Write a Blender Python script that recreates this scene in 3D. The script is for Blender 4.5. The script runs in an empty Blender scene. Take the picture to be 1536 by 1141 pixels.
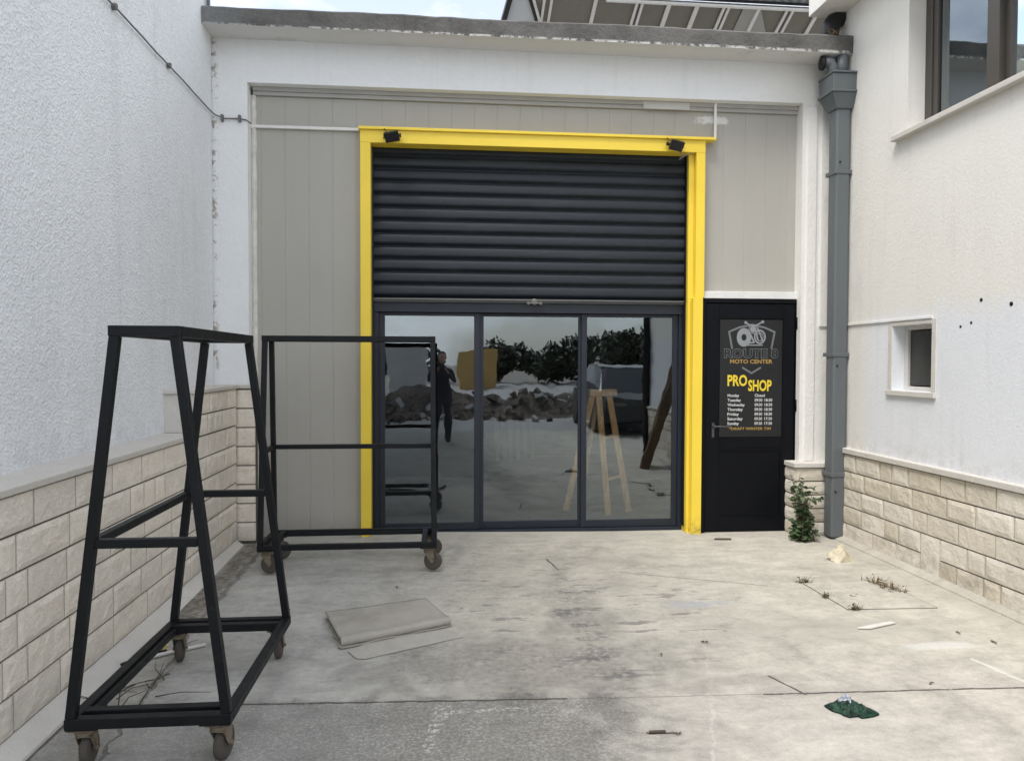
import bpy, bmesh, math, random
from mathutils import Vector, Matrix, noise as mnoise
random.seed(7)
S = bpy.context.scene
COL = S.collection
R = math.radians

# ------------------------------------------------------------------ node helpers
class X:
    """a shader socket with arithmetic"""
    def __init__(s, nt, sock): s.nt, s.s = nt, sock
    def _m(s, op, *a, clamp=False):
        n = s.nt.nodes.new('ShaderNodeMath'); n.operation = op; n.use_clamp = clamp
        for i, v in enumerate((s,) + a):
            if isinstance(v, X): s.nt.links.new(v.s, n.inputs[i])
            else: n.inputs[i].default_value = v
        return X(s.nt, n.outputs[0])
    def __add__(s, o): return s._m('ADD', o)
    def __radd__(s, o): return s._m('ADD', o)
    def __sub__(s, o): return s._m('SUBTRACT', o)
    def __rsub__(s, o): return (s * -1) + o
    def __mul__(s, o): return s._m('MULTIPLY', o)
    def __rmul__(s, o): return s._m('MULTIPLY', o)
    def __truediv__(s, o): return s._m('DIVIDE', o)
    def abs(s): return s._m('ABSOLUTE')
    def max(s, o): return s._m('MAXIMUM', o)
    def min(s, o): return s._m('MINIMUM', o)
    def sqrt(s): return s._m('SQRT')
    def pow(s, o): return s._m('POWER', o)
    def step(s, a, b):                      # smooth 0..1 from a to b
        n = s.nt.nodes.new('ShaderNodeMapRange'); n.interpolation_type = 'SMOOTHSTEP'
        if a > b: return 1 - s.step(b, a)
        s.nt.links.new(s.s, n.inputs[0]); n.inputs[1].default_value = a; n.inputs[2].default_value = b
        return X(s.nt, n.outputs[0])

class Mat:
    def __init__(s, name, rough=.7, metal=0., spec=.5):
        s.m = bpy.data.materials.new(name); s.m.use_nodes = True
        s.nt = s.m.node_tree; s.b = s.nt.nodes['Principled BSDF']
        s.b.inputs['Roughness'].default_value = rough; s.b.inputs['Metallic'].default_value = metal
        s.b.inputs['Specular IOR Level'].default_value = spec
        s.geo = s.nt.nodes.new('ShaderNodeNewGeometry'); s.tc = s.nt.nodes.new('ShaderNodeTexCoord')
        s.sep = None
    @property
    def P(s): return s.geo.outputs['Position']
    def xyz(s):
        if not s.sep:
            s.sep = s.nt.nodes.new('ShaderNodeSeparateXYZ'); s.nt.links.new(s.P, s.sep.inputs[0])
        return [X(s.nt, s.sep.outputs[i]) for i in range(3)]
    def scaled(s, sx, sy, sz):
        n = s.nt.nodes.new('ShaderNodeVectorMath'); n.operation = 'MULTIPLY'
        s.nt.links.new(s.P, n.inputs[0]); n.inputs[1].default_value = (sx, sy, sz)
        return n.outputs[0]
    def noise(s, scale, detail=4, rough=.55, vec=None, dist=0.):
        n = s.nt.nodes.new('ShaderNodeTexNoise')
        s.nt.links.new(vec or s.P, n.inputs['Vector'])
        n.inputs['Scale'].default_value = scale; n.inputs['Detail'].default_value = detail
        n.inputs['Roughness'].default_value = rough; n.inputs['Distortion'].default_value = dist
        return X(s.nt, n.outputs[0])
    def voro(s, scale, feature='F1', vec=None):
        n = s.nt.nodes.new('ShaderNodeTexVoronoi'); n.feature = feature
        s.nt.links.new(vec or s.P, n.inputs['Vector']); n.inputs['Scale'].default_value = scale
        return X(s.nt, n.outputs['Distance']), X(s.nt, n.outputs['Color']) if feature == 'F1' else None
    def attr(s, name):
        n = s.nt.nodes.new('ShaderNodeAttribute'); n.attribute_name = name
        return n.outputs['Color'], X(s.nt, n.outputs['Fac'])
    def mix(s, a, b, f, mode='MIX'):
        n = s.nt.nodes.new('ShaderNodeMix'); n.data_type = 'RGBA'; n.blend_type = mode
        for v, i in ((a, 6), (b, 7)):
            if isinstance(v, (tuple, list)): n.inputs[i].default_value = (*v, 1)
            else: s.nt.links.new(v, n.inputs[i])
        if isinstance(f, X): s.nt.links.new(f.s, n.inputs[0])
        else: n.inputs[0].default_value = f
        return n.outputs[2]
    def mul(s, a, f):                        # colour times scalar socket
        n = s.nt.nodes.new('ShaderNodeVectorMath'); n.operation = 'SCALE'
        if isinstance(a, (tuple, list)): n.inputs[0].default_value = a
        else: s.nt.links.new(a, n.inputs[0])
        if isinstance(f, X): s.nt.links.new(f.s, n.inputs['Scale'])
        else: n.inputs['Scale'].default_value = f
        return n.outputs[0]
    def col(s, c):
        if isinstance(c, (tuple, list)): s.b.inputs['Base Color'].default_value = (*c, 1)
        else: s.nt.links.new(c, s.b.inputs['Base Color'])
        return s
    def rough(s, x): s.nt.links.new(x.s, s.b.inputs['Roughness']); return s
    def bump(s, h, dist, strength=1.):
        n = s.nt.nodes.new('ShaderNodeBump'); n.inputs['Distance'].default_value = dist
        n.inputs['Strength'].default_value = strength
        s.nt.links.new(h.s, n.inputs['Height']); s.nt.links.new(n.outputs[0], s.b.inputs['Normal'])
        return s

def simple(name, c, rough=.6, var=.15, scale=8., metal=0., bump=0., bscale=60., spec=.5):
    m = Mat(name, rough, metal, spec)
    n = m.noise(scale, 6, .6); f = m.noise(scale * 7, 3)
    m.col(m.mul(c, (n - .5) * (2 * var) + (f - .5) * var + 1.))
    m.rough((n - .5) * .3 + rough)
    if bump: m.bump(m.noise(bscale, 4), bump)
    return m.m

MT = {}
# ---- white plasters
m = Mat('roughcast', .95, spec=.2)
a = m.noise(34, 4, .65, dist=.25); b = m.noise(13, 4, .6); c = m.noise(1.3, 5, .6); d, _ = m.voro(70)
x, y, z = m.xyz()
smooth_zone = y.step(5.2, 6.0) * .45          # the coat is worked smoother beside the portal
rel = (a * .6 + d * .35 + b * .35)
dirt = m.noise(34, 5, .7).step(.62, .78) * .22 + m.noise(3, 5, .65, m.scaled(1, 2, .5)).step(.52, .8) * .14 + m.noise(6, 4, .6, m.scaled(1, 1, .08)).step(.54, .74) * .10 + z.step(1.35, 1.05) * m.noise(8, 5, .7).step(.4, .7) * .25
m.col(m.mix(m.mul((.775, .795, .815), (c - .5) * .16 + (a - .5) * .34 + 1.), (.34, .34, .34), dirt))
m.bump(rel * (1 - smooth_zone), .015, .9)
MT['roughcast'] = m.m

m = Mat('painted_plaster', .85, spec=.25)
a = m.noise(2.2, 6, .6); b = m.noise(22, 4, .6); x, y, z = m.xyz()
drip = m.noise(9, 4, .6, m.scaled(1.6, 1.6, .12)).step(.52, .78)
dirt = m.noise(14, 6, .75).step(.6, .8) * .18 + drip * z.step(3.5, 4.3) * .10 + z.step(4.0, 4.3) * .10  # grime and drips, plus an even band of shade painted under the slab
chips = ((x + 1.9).abs().step(.06, .0)) * m.noise(18, 4, .7).step(.52, .6) * .8
base = m.mix((.80, .81, .81), (.77, .755, .715), x.step(2.6, 3.3))
cl = m.mix(m.mul(base, (a - .5) * .12 + (b - .5) * .08 + 1.), (.40, .385, .36), dirt)
cl = m.mix(cl, (.28, .21, .15), chips)
m.col(cl); m.bump(b + m.noise(70, 3) * .5, .006, .8)
MT['plaster'] = m.m

m = Mat('cream_plaster', .9, spec=.2)
a = m.noise(1.7, 6, .6); b = m.noise(38, 4, .65); x, y, z = m.xyz()
wob = m.noise(2.0, 5, .65)
low = (z + (wob - .5) * .5).step(2.05, 1.78) * (y + (wob - .5) * .5).step(5.95, 5.65)
near = (z + (wob - .5) * .5).step(2.0, 1.7)
patch = low
base = m.mix((.77, .75, .70), (.735, .752, .778), patch)
drip = m.noise(7, 4, .6, m.scaled(1.5, 1.5, .1)).step(.5, .8) * .16 + m.noise(26, 6, .75).step(.62, .8) * .16
grime = (y + (wob - .5) * .5).step(5.75, 6.2) * .30 * m.noise(10, 5, .7, m.scaled(1, 1, .3)).step(.3, .65) + m.noise(3.2, 6, .75).step(.58, .75) * .10 + z.step(1.0, .8) * m.noise(12, 5, .7).step(.4, .7) * .35
cl = m.mix(m.mul(base, (a - .5) * .10 + (b - .5) * .08 + 1.), (.44, .41, .36), (drip + grime).min(.7))
m.col(cl); m.bump(b + m.noise(95, 3) * .6, .0035, .7)
MT['cream'] = m.m

# ---- stone cladding: each block carries its own tint
def stone(name, ca, cb, dirtz):
    m = Mat(name, .9, spec=.25)
    tc, tf = m.attr('tint')
    a = m.noise(9, 6, .65); b = m.noise(70, 4, .7); v = m.noise(26, 5, .7, m.scaled(1, 1, 2.2))
    x, y, z = m.xyz()
    base = m.mix(ca, cb, tf)
    base = m.mul(base, (a - .5) * .34 + (b - .5) * .28 + (v - .5) * .3 + 1.)
    pit = m.noise(55, 3, .8).step(.63, .75) * .4
    stain = m.noise(4.5, 5, .65).step(.45, .72) * z.step(dirtz, 0.0) * .55
    cl = m.mix(base, (.17, .145, .11), (pit + stain).min(.6))
    m.col(cl); m.bump(a + b * .5 + v * .7, .009, .8)
    return m.m
MT['stone_l'] = stone('pinkish_split_stone', (.84, .77, .665), (.74, .685, .60), .2)
MT['stone_r'] = stone('buff_split_stone', (.78, .73, .645), (.60, .54, .43), .65)
MT['cap'] = simple('stone_cap', (.58, .55, .50), .85, .12, 7, bump=.004, bscale=50)
MT['mortar'] = simple('mortar', (.10, .088, .072), .95, .25, 20)

# ---- roof slab concrete
m = Mat('weathered_slab', .95, spec=.15)
a = m.noise(3, 6, .65); b = m.noise(30, 5, .7); dr = m.noise(10, 5, .7, m.scaled(1, 1, .25)); x, y, z = m.xyz()
cl = m.mix((.155, .15, .14), (.105, .102, .096), a.step(.4, .65))
cl = m.mix(cl, (.24, .23, .215), dr.step(.62, .78) * .35)
cl = m.mix(cl, (.62, .61, .58), z.step(4.242, 4.228) * m.noise(16, 4, .7).step(.42, .55) * .8)
cl = m.mix(cl, (.26, .27, .27), x.step(-1.4, -1.9) * .6)
m.col(m.mul(cl, (b - .5) * .5 + 1.)); m.bump(b + a, .012); MT['slab'] = m.m
m = Mat('soffit_paint', .9, spec=.2)
a = m.noise(4, 6, .7); b = m.noise(24, 4); m.col(m.mix((.66, .655, .635), (.34, .32, .30), a.step(.55, .8) * .5)); m.bump(b, .004)
MT['soffit'] = m.m

# ---- facade sheet metal etc.
m = Mat('grey_sandwich_panel', .55, spec=.35)
a = m.noise(1.1, 5, .6); b = m.noise(5, 5, .6, m.scaled(1, 1, .15)); f = m.noise(90, 2); x, y, z = m.xyz()
scuff = m.noise(6, 6, .75).step(.62, .76) * .12
base = m.mul((.40, .386, .347), (a - .5) * .14 + (b - .5) * .10 + (f - .5) * .05 + 1.)
smear = ((x - 2.43).abs() + (m.noise(14, 4) - .5) * .22).step(.16, .09) * ((z - 3.73).abs() + (m.noise(30, 3) - .5) * .05).step(.045, .02)
cl = m.mix(base, (.50, .49, .47), scuff)
cl = m.mix(cl, (.72, .72, .71), smear * .85)
cl = m.mix(cl, (.22, .205, .18), (z + (a - .5) * .4).step(.35, .0) * .35)
m.col(cl); m.bump(m.noise(260, 2), .0015, .5); MT['panel'] = m.m

def yellow():
    m = Mat('yellow_paint', .42, spec=.45)
    a = m.noise(3, 5, .6); b = m.noise(20, 6, .7); x, y, z = m.xyz()
    cl = m.mul((.86, .635, .06), (a - .5) * .16 + 1.)
    cl = m.mix(cl, (.25, .19, .06), b.step(.62, .8) * .35 + z.step(.18, .02) * b.step(.4, .65) * .6)
    m.col(cl); m.bump(m.noise(40, 3), .0015, .5); return m.m
MT['yellow'] = yellow()

m = Mat('shutter_coating', .5, spec=.4)
a = m.noise(1.4, 5, .6); b = m.noise(10, 6, .7, m.scaled(.25, 1, 1.4)); x, y, z = m.xyz()
cl = m.mix(m.mul((.0062, .0108, .0165), (a - .5) * .3 + 1.), (.034, .042, .048), b.step(.5, .75) * .5)
m.col(cl); m.rough((b - .5) * .3 + .5); MT['shutter'] = m.m
MT['alu'] = simple('anthracite_aluminium', (.0125, .017, .027), .45, .15, 5, spec=.45)
MT['doorblack'] = simple('black_door_coating', (.003, .0038, .006), .45, .2, 6, spec=.16)
MT['steel'] = simple('bare_steel', (.17, .165, .15), .5, .35, 14, metal=.8)
m = Mat('black_painted_steel', .5, spec=.28)
a = m.noise(14, 6, .75); b = m.noise(60, 5, .75); c = m.noise(4, 4)
cl = m.mix(m.mul((.0055, .007, .009), (c - .5) * 1.2 + 1.), (.035, .036, .036), a.step(.55, .72) * b.step(.45, .6) * .7)
cl = m.mix(cl, (.085, .045, .025), a.step(.66, .72) * b.step(.52, .6) * .8)
m.col(cl); m.rough((a - .5) * .5 + .5); m.bump(b, .0008, .6); MT['blacksteel'] = m.m
m = Mat('rusty_cast', .8, .25)
a = m.noise(30, 6, .7); m.col(m.mix((.22, .185, .135), (.10, .06, .035), a.step(.5, .68))); m.bump(a, .002); MT['rust'] = m.m
MT['tyre'] = simple('worn_brown_rubber', (.075, .065, .055), .85, .35, 40)
m = Mat('grey_downpipe', .5, spec=.4)
a = m.noise(3, 6, .65, m.scaled(1, 1, .3)); b = m.noise(24, 6, .75)
cl = m.mix(m.mul((.115, .13, .136), (a - .5) * .4 + 1.), (.30, .30, .29), b.step(.66, .76) * .6)
m.col(cl); MT['pipe'] = m.m
MT['pvc'] = simple('white_pvc', (.74, .73, .69), .5, .08, 6)
MT['trim'] = simple('white_trim', (.70, .70, .68), .6, .12, 9, bump=.002)
MT['foam'] = simple('dirty_white_filler', (.66, .64, .58), .9, .3, 14, bump=.008, bscale=40)
MT['cable'] = simple('grey_cable', (.15, .145, .14), .7, .2, 20)
MT['matblack'] = simple('black_plastic', (.006, .006, .008), .5, .2, 20)
MT['brownframe'] = simple('bronze_aluminium', (.085, .075, .064), .45, .15, 8, metal=.2)
MT['bulwhite'] = simple('window_white', (.58, .565, .53), .6, .1, 8)
MT['beige'] = simple('beige_stone_trim', (.60, .575, .53), .8, .12, 10, bump=.003)
m = Mat('raw_pine', .65); a = m.noise(9, 5, .6, m.scaled(3, 3, .5), 1.)
m.col(m.mix((.85, .53, .22), (.62, .35, .13), a.step(.35, .7))); MT['pine'] = m.m
m = Mat('dark_board', .75); a = m.noise(9, 5, .6, m.scaled(4, 3, .5), 1.)
m.col(m.mix((.17, .105, .06), (.075, .045, .026), a.step(.35, .7))); MT['board'] = m.m
MT['pale_board'] = simple('pale_dusty_board', (.42, .38, .32), .8, .25, 5)
m = Mat('grey_card', .92, spec=.15); a = m.noise(4, 6, .7); b = m.noise(140, 3)
m.col(m.mul(m.mix((.385, .36, .315), (.32, .298, .255), a.step(.4, .7)), (b - .5) * .18 + 1.)); m.bump(b, .0012); MT['card'] = m.m
MT['sheetthin'] = simple('thin_board', (.40, .38, .335), .9, .2, 8)
m = Mat('cream_rock', .9); a = m.noise(14, 6, .7); m.col(m.mix((.60, .545, .41), (.34, .29, .20), a.step(.45, .68))); m.bump(a, .02); MT['rock'] = m.m
m = Mat('green_foil', .5, 0, .3); a = m.noise(40, 5, .6); m.col(m.mix((.012, .055, .03), (.004, .014, .009), a.step(.4, .62))); MT['foil'] = m.m
m = Mat('label_foil', .5, 0, .3); a = m.noise(90, 4, .6); m.col(m.mix((.42, .44, .48), (.20, .22, .25), a.step(.42, .58))); MT['foilwhite'] = m.m
MT['sponge'] = simple('yellow_foam', (.62, .52, .20), .95, .25, 30, bump=.004)
def leafmat(name, ca, cb):
    m = Mat(name, .55, spec=.35); tc, tf = m.attr('tint'); m.col(m.mix(ca, cb, tf)); return m.m
MT['leaf'] = leafmat('green_leaf', (.030, .062, .026), (.10, .135, .055))
MT['straw'] = leafmat('dry_grass', (.20, .135, .075), (.055, .065, .025))
MT['twig'] = simple('twig', (.09, .07, .05), .9, .2)
MT['farleaf'] = leafmat('far_foliage', (.028, .036, .022), (.06, .068, .04))
MT['ochre'] = simple('ochre_render', (.42, .27, .10), .9, .2, 1.)
MT['rubble'] = simple('brown_rubble', (.13, .105, .085), .95, 1.6, 1.6, bump=.3, bscale=5)
MT['greywall'] = simple('grey_block', (.34, .33, .32), .9, .2, 1.)
MT['carpaint'] = simple('dark_car_paint', (.010, .011, .014), .22, .1, 3, spec=.6)
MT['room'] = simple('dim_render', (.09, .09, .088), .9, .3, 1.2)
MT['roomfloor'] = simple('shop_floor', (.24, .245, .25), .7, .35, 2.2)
MT['corr'] = simple('corrugated_zinc', (.34, .36, .38), .5, .2, 5, metal=.3)
MT['canopy'] = simple('brown_grey_glazing', (.175, .16, .138), .4, .18, 1.6)
MT['canopy2'] = simple('milky_glazing', (.33, .33, .31), .4, .1, 1.6)
MT['asphalt'] = simple('distant_ground', (.22, .20, .17), .95, .25, .4)
MT['jeans'] = simple('dark_clothes', (.030, .033, .045), .9, .2, 20)
MT['skin'] = simple('skin', (.42, .26, .19), .6, .05)
MT['hair'] = simple('dark_hair', (.02, .015, .012), .6, .2)
for nm, c_, r_ in (('paint_white', (.62, .62, .61), .6), ('paint_yellow', (.75, .56, .03), .6), ('paint_grey', (.15, .158, .165), .6), ('paint_silver', (.25, .265, .28), .6), ('paint_gold', (.40, .26, .06), .6), ('signblack', (.0065, .0073, .0085), .45), ('outline_grey', (.16, .17, .18), .5)):
    MT[nm] = simple(nm, c_, r_, .06, 30)

def glass(name, refl, tint, wav=0.0, rough=.012):
    m = bpy.data.materials.new(name); m.use_nodes = True; nt = m.node_tree; nt.nodes.clear()
    o = nt.nodes.new('ShaderNodeOutputMaterial'); mx = nt.nodes.new('ShaderNodeMixShader')
    g = nt.nodes.new('ShaderNodeBsdfGlossy'); t = nt.nodes.new('ShaderNodeBsdfTransparent')
    g.inputs['Roughness'].default_value = rough; g.inputs['Color'].default_value = (.84, .94, 1, 1)
    t.inputs['Color'].default_value = (*tint, 1)
    fr = nt.nodes.new('ShaderNodeFresnel'); fr.inputs[0].default_value = 1.45
    ad = nt.nodes.new('ShaderNodeMath'); ad.operation = 'ADD'; ad.inputs[1].default_value = refl; ad.use_clamp = True
    nt.links.new(fr.outputs[0], ad.inputs[0]); nt.links.new(ad.outputs[0], mx.inputs[0])
    nt.links.new(t.outputs[0], mx.inputs[1]); nt.links.new(g.outputs[0], mx.inputs[2]); nt.links.new(mx.outputs[0], o.inputs[0])
    if wav:
        geo = nt.nodes.new('ShaderNodeNewGeometry'); n = nt.nodes.new('ShaderNodeTexNoise'); n.inputs['Scale'].default_value = 2.5
        nt.links.new(geo.outputs['Position'], n.inputs['Vector'])
        bp = nt.nodes.new('ShaderNodeBump'); bp.inputs['Distance'].default_value = wav; nt.links.new(n.outputs[0], bp.inputs['Height'])
        nt.links.new(bp.outputs[0], g.inputs['Normal'])
    return m
MT['glass'] = glass('door_glass', .185, (.80, .83, .84), .0012)
MT['winglass'] = glass('window_glass', .20, (.35, .36, .37), .001)
MT['smallglass'] = simple('dark_obscured_glass', (.045, .046, .043), .38, .5, 6, spec=.35)

# ------------------------------------------------------------------ mesh helpers
class MB:
    def __init__(s): s.v, s.f, s.mi, s.t = [], [], [], []; s.cur = 0; s.tint = 0.
    def face(s, idx): s.f.append(idx); s.mi.append(s.cur); s.t.append(s.tint)
    def quad(s, a, b, c, d):
        n = len(s.v); s.v += [Vector(p) for p in (a, b, c, d)]; s.face((n, n+1, n+2, n+3)); return s
    def poly(s, pts):
        n = len(s.v); s.v += [Vector(p) for p in pts]; s.face(tuple(range(n, n+len(pts)))); return s
    def box(s, x0, x1, y0, y1, z0, z1):
        n = len(s.v); s.v += [Vector((x, y, z)) for z in (z0, z1) for y in (y0, y1) for x in (x0, x1)]
        for q in ((0,2,3,1),(4,5,7,6),(0,1,5,4),(2,6,7,3),(0,4,6,2),(1,3,7,5)): s.face(tuple(n+i for i in q))
        return s
    def obox(s, c, ax, ay, az, hx, hy, hz):
        n = len(s.v); c = Vector(c)
        s.v += [c + ax*hx*i + ay*hy*j + az*hz*k for k in (-1, 1) for j in (-1, 1) for i in (-1, 1)]
        for q in ((0,2,3,1),(4,5,7,6),(0,1,5,4),(2,6,7,3),(0,4,6,2),(1,3,7,5)): s.face(tuple(n+i for i in q))
        return s
    def bar(s, p, q, w, h=None, up=(0, 0, 1)):
        p, q = Vector(p), Vector(q); d = (q-p); L = d.length; d.normalize(); up = Vector(up)
        if abs(d.dot(up)) > .95: up = Vector((0, 1, 0))
        sx = d.cross(up).normalized(); sz = sx.cross(d).normalized(); h = h or w
        return s.obox((p+q)/2, sx, d, sz, w/2, L/2, h/2)
    def tube(s, pts, r, n=8, cap=True):
        pts = [Vector(p) for p in pts]; rs = r if isinstance(r, (list, tuple)) else [r]*len(pts)
        rings = []; prev = None
        for i, p in enumerate(pts):
            d = (pts[min(i+1, len(pts)-1)] - pts[max(i-1, 0)]).normalized()
            u = prev if prev is not None else (Vector((0, 0, 1)) if abs(d.z) < .9 else Vector((1, 0, 0)))
            a = (u - d*u.dot(d)).normalized(); prev = a; b = d.cross(a)
            k = len(s.v); s.v += [p + (a*math.cos(2*math.pi*j/n) + b*math.sin(2*math.pi*j/n))*rs[i] for j in range(n)]
            rings.append(k)
        for k, l in zip(rings, rings[1:]):
            for j in range(n): s.face((k+j, k+(j+1) % n, l+(j+1) % n, l+j))
        if cap:
            s.face(tuple(rings[0]+j for j in reversed(range(n)))); s.face(tuple(rings[-1]+j for j in range(n)))
        return s
    def lathe(s, c, axis, prof, n=24):
        """prof: list of (radius, along)"""
        c, axis = Vector(c), Vector(axis).normalized()
        a = axis.orthogonal().normalized(); b = axis.cross(a); rings = []
        for r, t in prof:
            k = len(s.v); s.v += [c + axis*t + (a*math.cos(2*math.pi*j/n) + b*math.sin(2*math.pi*j/n))*r for j in range(n)]; rings.append(k)
        for k, l in zip(rings, rings[1:]):
            for j in range(n): s.face((k+j, k+(j+1) % n, l+(j+1) % n, l+j))
        s.face(tuple(rings[0]+j for j in reversed(range(n)))); s.face(tuple(rings[-1]+j for j in range(n)))
        return s
    def prism(s, pts, d):
        """polygon pts (3-D) extruded by vector d"""
        d = Vector(d); n = len(s.v); k = len(pts); s.v += [Vector(p) for p in pts] + [Vector(p)+d for p in pts]
        s.face(tuple(n+i for i in reversed(range(k)))); s.face(tuple(n+k+i for i in range(k)))
        for i in range(k): s.face((n+i, n+(i+1) % k, n+k+(i+1) % k, n+k+i))
        return s
    def ribbon(s, prof, d):
        """open profile swept along d"""
        d = Vector(d); n = len(s.v); k = len(prof); s.v += [Vector(p) for p in prof] + [Vector(p)+d for p in prof]
        for i in range(k-1): s.face((n+i, n+i+1, n+k+i+1, n+k+i))
        return s
    def build(s, name, mats, parent=None, bevel=0., smooth=False, origin=None):
        me = bpy.data.meshes.new(name)
        loc = Vector(origin) if origin is not None else Vector((0, 0, 0))
        off = Vector((0, 0, 0))
        q = parent
        while q is not None: off += q.location; q = q.parent
        if parent is None and origin is None:
            xs = [v.x for v in s.v]; ys = [v.y for v in s.v]
            loc = Vector(((min(xs)+max(xs))/2, (min(ys)+max(ys))/2, min(v.z for v in s.v)))
        base = loc if parent is None else off
        me.from_pydata([tuple(v - base) for v in s.v], [], s.f)
        if not isinstance(mats, (list, tuple)): mats = [mats]
        for mm in mats: me.materials.append(MT[mm] if isinstance(mm, str) else mm)
        for p, i in zip(me.polygons, s.mi): p.material_index = i; p.use_smooth = smooth
        if any(s.t):
            at = me.color_attributes.new('tint', 'FLOAT_COLOR', 'CORNER')
            for p, t in zip(me.polygons, s.t):
                for li in p.loop_indices: at.data[li].color = (t, t, t, 1)
        bm = bmesh.new(); bm.from_mesh(me); bmesh.ops.recalc_face_normals(bm, faces=bm.faces); bm.to_mesh(me); bm.free()
        o = bpy.data.objects.new(name, me); COL.objects.link(o)
        if parent is not None: o.parent = parent
        else: o.location = loc
        if bevel:
            b = o.modifiers.new('bevel', 'BEVEL'); b.width = bevel; b.segments = 2; b.limit_method = 'ANGLE'; b.angle_limit = R(40)
        return o

def tag(o, label=None, cat=None, group=None, kind=None):
    if label: o['label'] = label
    if cat: o['category'] = cat
    if group: o['group'] = group
    if kind: o['kind'] = kind
    return o
def thing(name, label, cat, loc=(0, 0, 0), group=None):
    o = bpy.data.objects.new(name, None); o.empty_display_size = .1; COL.objects.link(o); o.location = loc
    return tag(o, label, cat, group)
def clamp(v, a=0., b=1.): return max(a, min(b, v))
def gz(x, y): return .03*clamp((y-4)/2.4)*clamp((1.5-x)/2.)
def fbm(x, y, z, o=4): return mnoise.fractal(Vector((x, y, z)), 1., 2., o)

# ------------------------------------------------------------------ GROUND
m = Mat('yard_concrete', .93, spec=.2)
x, y, z = m.xyz()
n1 = m.noise(1.1, 7, .62); n2 = m.noise(4.5, 7, .66, dist=.4); n3 = m.noise(24, 6, .7); n4 = m.noise(120, 4, .7)
stre = m.noise(5, 6, .68, m.scaled(.45, 1.5, 1))
wx = x + (m.noise(5, 4, .6) - .5) * .10; wy = y + (m.noise(5.5, 4, .6) - .5) * .10
def blob(cx, cy, rx, ry, soft=.6, jit=.9, nz=None):
    d = (((wx - cx) / rx).pow(2.) + ((wy - cy) / ry).pow(2.)).sqrt() + ((nz or n2) - .5) * jit * 2
    return d.step(1. + soft * .5, 1. - soft * .5)
def seg(ax, ay, bx, by, w, jit=.012, sc=9):
    dx, dy = bx - ax, by - ay; L2 = dx*dx + dy*dy
    px = x + (m.noise(sc, 3) - .5) * jit * 2; py = y + (m.noise(sc * 1.13, 3) - .5) * jit * 2
    t = ((px - ax) * dx + (py - ay) * dy) / L2
    t = t.max(0.).min(1.)
    d = (((px - (t * dx + ax)).pow(2.)) + ((py - (t * dy + ay)).pow(2.))).sqrt()
    return d.step(w, w * .35)
base = m.mix((.445, .42, .362), (.42, .41, .378), x.step(.4, -1.0))
base = m.mix(base, (.49, .45, .40), blob(2.0, 3.0, 1.1, .5, .9, .6, n1) * .7)
base = m.mix(base, (.49, .465, .395), blob(.6, 4.4, 1.0, .5, .9, .7) * .5)
cl = m.mul(base, (n1 - .5) * .50 + (n2 - .5) * .75 + (stre - .5) * .70 + (n3 - .5) * .65 + (n4 - .5) * .55 + 1.)
mott = m.noise(11, 7, .75, m.scaled(.6, 1.3, 1)).step(.52, .72) * (n1 * 1.3 - .2).max(.05)
cl = m.mix(cl, (.20, .187, .165), mott * .7)
lime = m.noise(6.5, 7, .72, m.scaled(.55, 1.2, 1)).step(.54, .68)
cl = m.mix(cl, (.56, .53, .45), lime * (n3 - .1).max(0.) * .9)
fleck = m.noise(52, 3, .8).step(.66, .72) * n2.step(.35, .6)
cl = m.mix(cl, (.14, .13, .12), fleck * .6)
fleck2 = m.noise(19, 4, .85).step(.69, .74) * m.noise(2.3, 3).step(.42, .6)
cl = m.mix(cl, (.10, .09, .08), fleck2 * .6)
# exposed aggregate in front of the joint
agg = (wy + (n2 - .5) * .5 + x * .06).step(3.40, 3.30) * (wx + (n2 - .5) * 1.2).step(1.05, .55) * (n2 * .75 + .35)
v1, vc = m.voro(95)
speck = m.mix((.095, .092, .086), (.33, .32, .295), m.noise(60, 4, .85).step(.46, .60))
speck = m.mul(speck, (n2 - .5) * 1.5 + (m.noise(9, 5, .7) - .5) * .9 + 1.)
speck = m.mix(speck, (.60, .59, .56), m.noise(26, 5, .8).step(.59, .68) * .8)
cl = m.mix(cl, speck, agg.min(1.) * (x.step(-1.3, .1) * .42 + .40))
# grime where the doors drain
g1 = blob(.40, 3.70, .85, .36, .9, 1.0) * 1.0
g2 = blob(.83, 4.3, .2, .95, .9, 1.2) * .85
g3 = blob(1.0, 5.6, .5, .12, .9, 1.) * .4
g4 = blob(.95, 5.0, .5, .16, .9, 1.2) * .35
g5 = blob(1.5, 3.42, .25, .06, .9, 1.) * .6
g6 = blob(1.2, 3.35, .12, .06, .9, .8) * .7
g7 = blob(1.62, 3.28, .16, .06, .9, .8) * .6
g8 = blob(2.2, 4.05, .8, .22, .9, .9) * .35
g9 = (x.step(3.15, 3.5) * n2.step(.3, .7)) * .5 + (y.step(6.1, 6.45) * n2.step(.35, .7)) * .4
gr = (g1.max(g2).max(g3).max(g4).max(g5).max(g6).max(g7).max(g8).max(g9))
cl = m.mix(cl, (.13, .122, .112), (gr * ((n3 - .5) * 3.2 + .5).max(0.) * (stre * 1.4 - .05)).min(.75))
sc_ = seg(.86, 5.45, .80, 4.75, .10, .16, 7).max(seg(.76, 4.6, 1.12, 4.98, .09, .16, 7)).max(seg(.80, 4.7, .86, 3.45, .13, .2, 6)) * stre.step(.42, .6) * n3.step(.36, .56)
fines = sc_.max(0.) * .75
cl = m.mix(cl, (.16, .152, .145), fines)
fines = stre.step(.56, .64) * blob(.8, 4.5, 1.1, 1.2, .9, .7) * .7
cl = m.mix(cl, (.15, .145, .14), fines)
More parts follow.
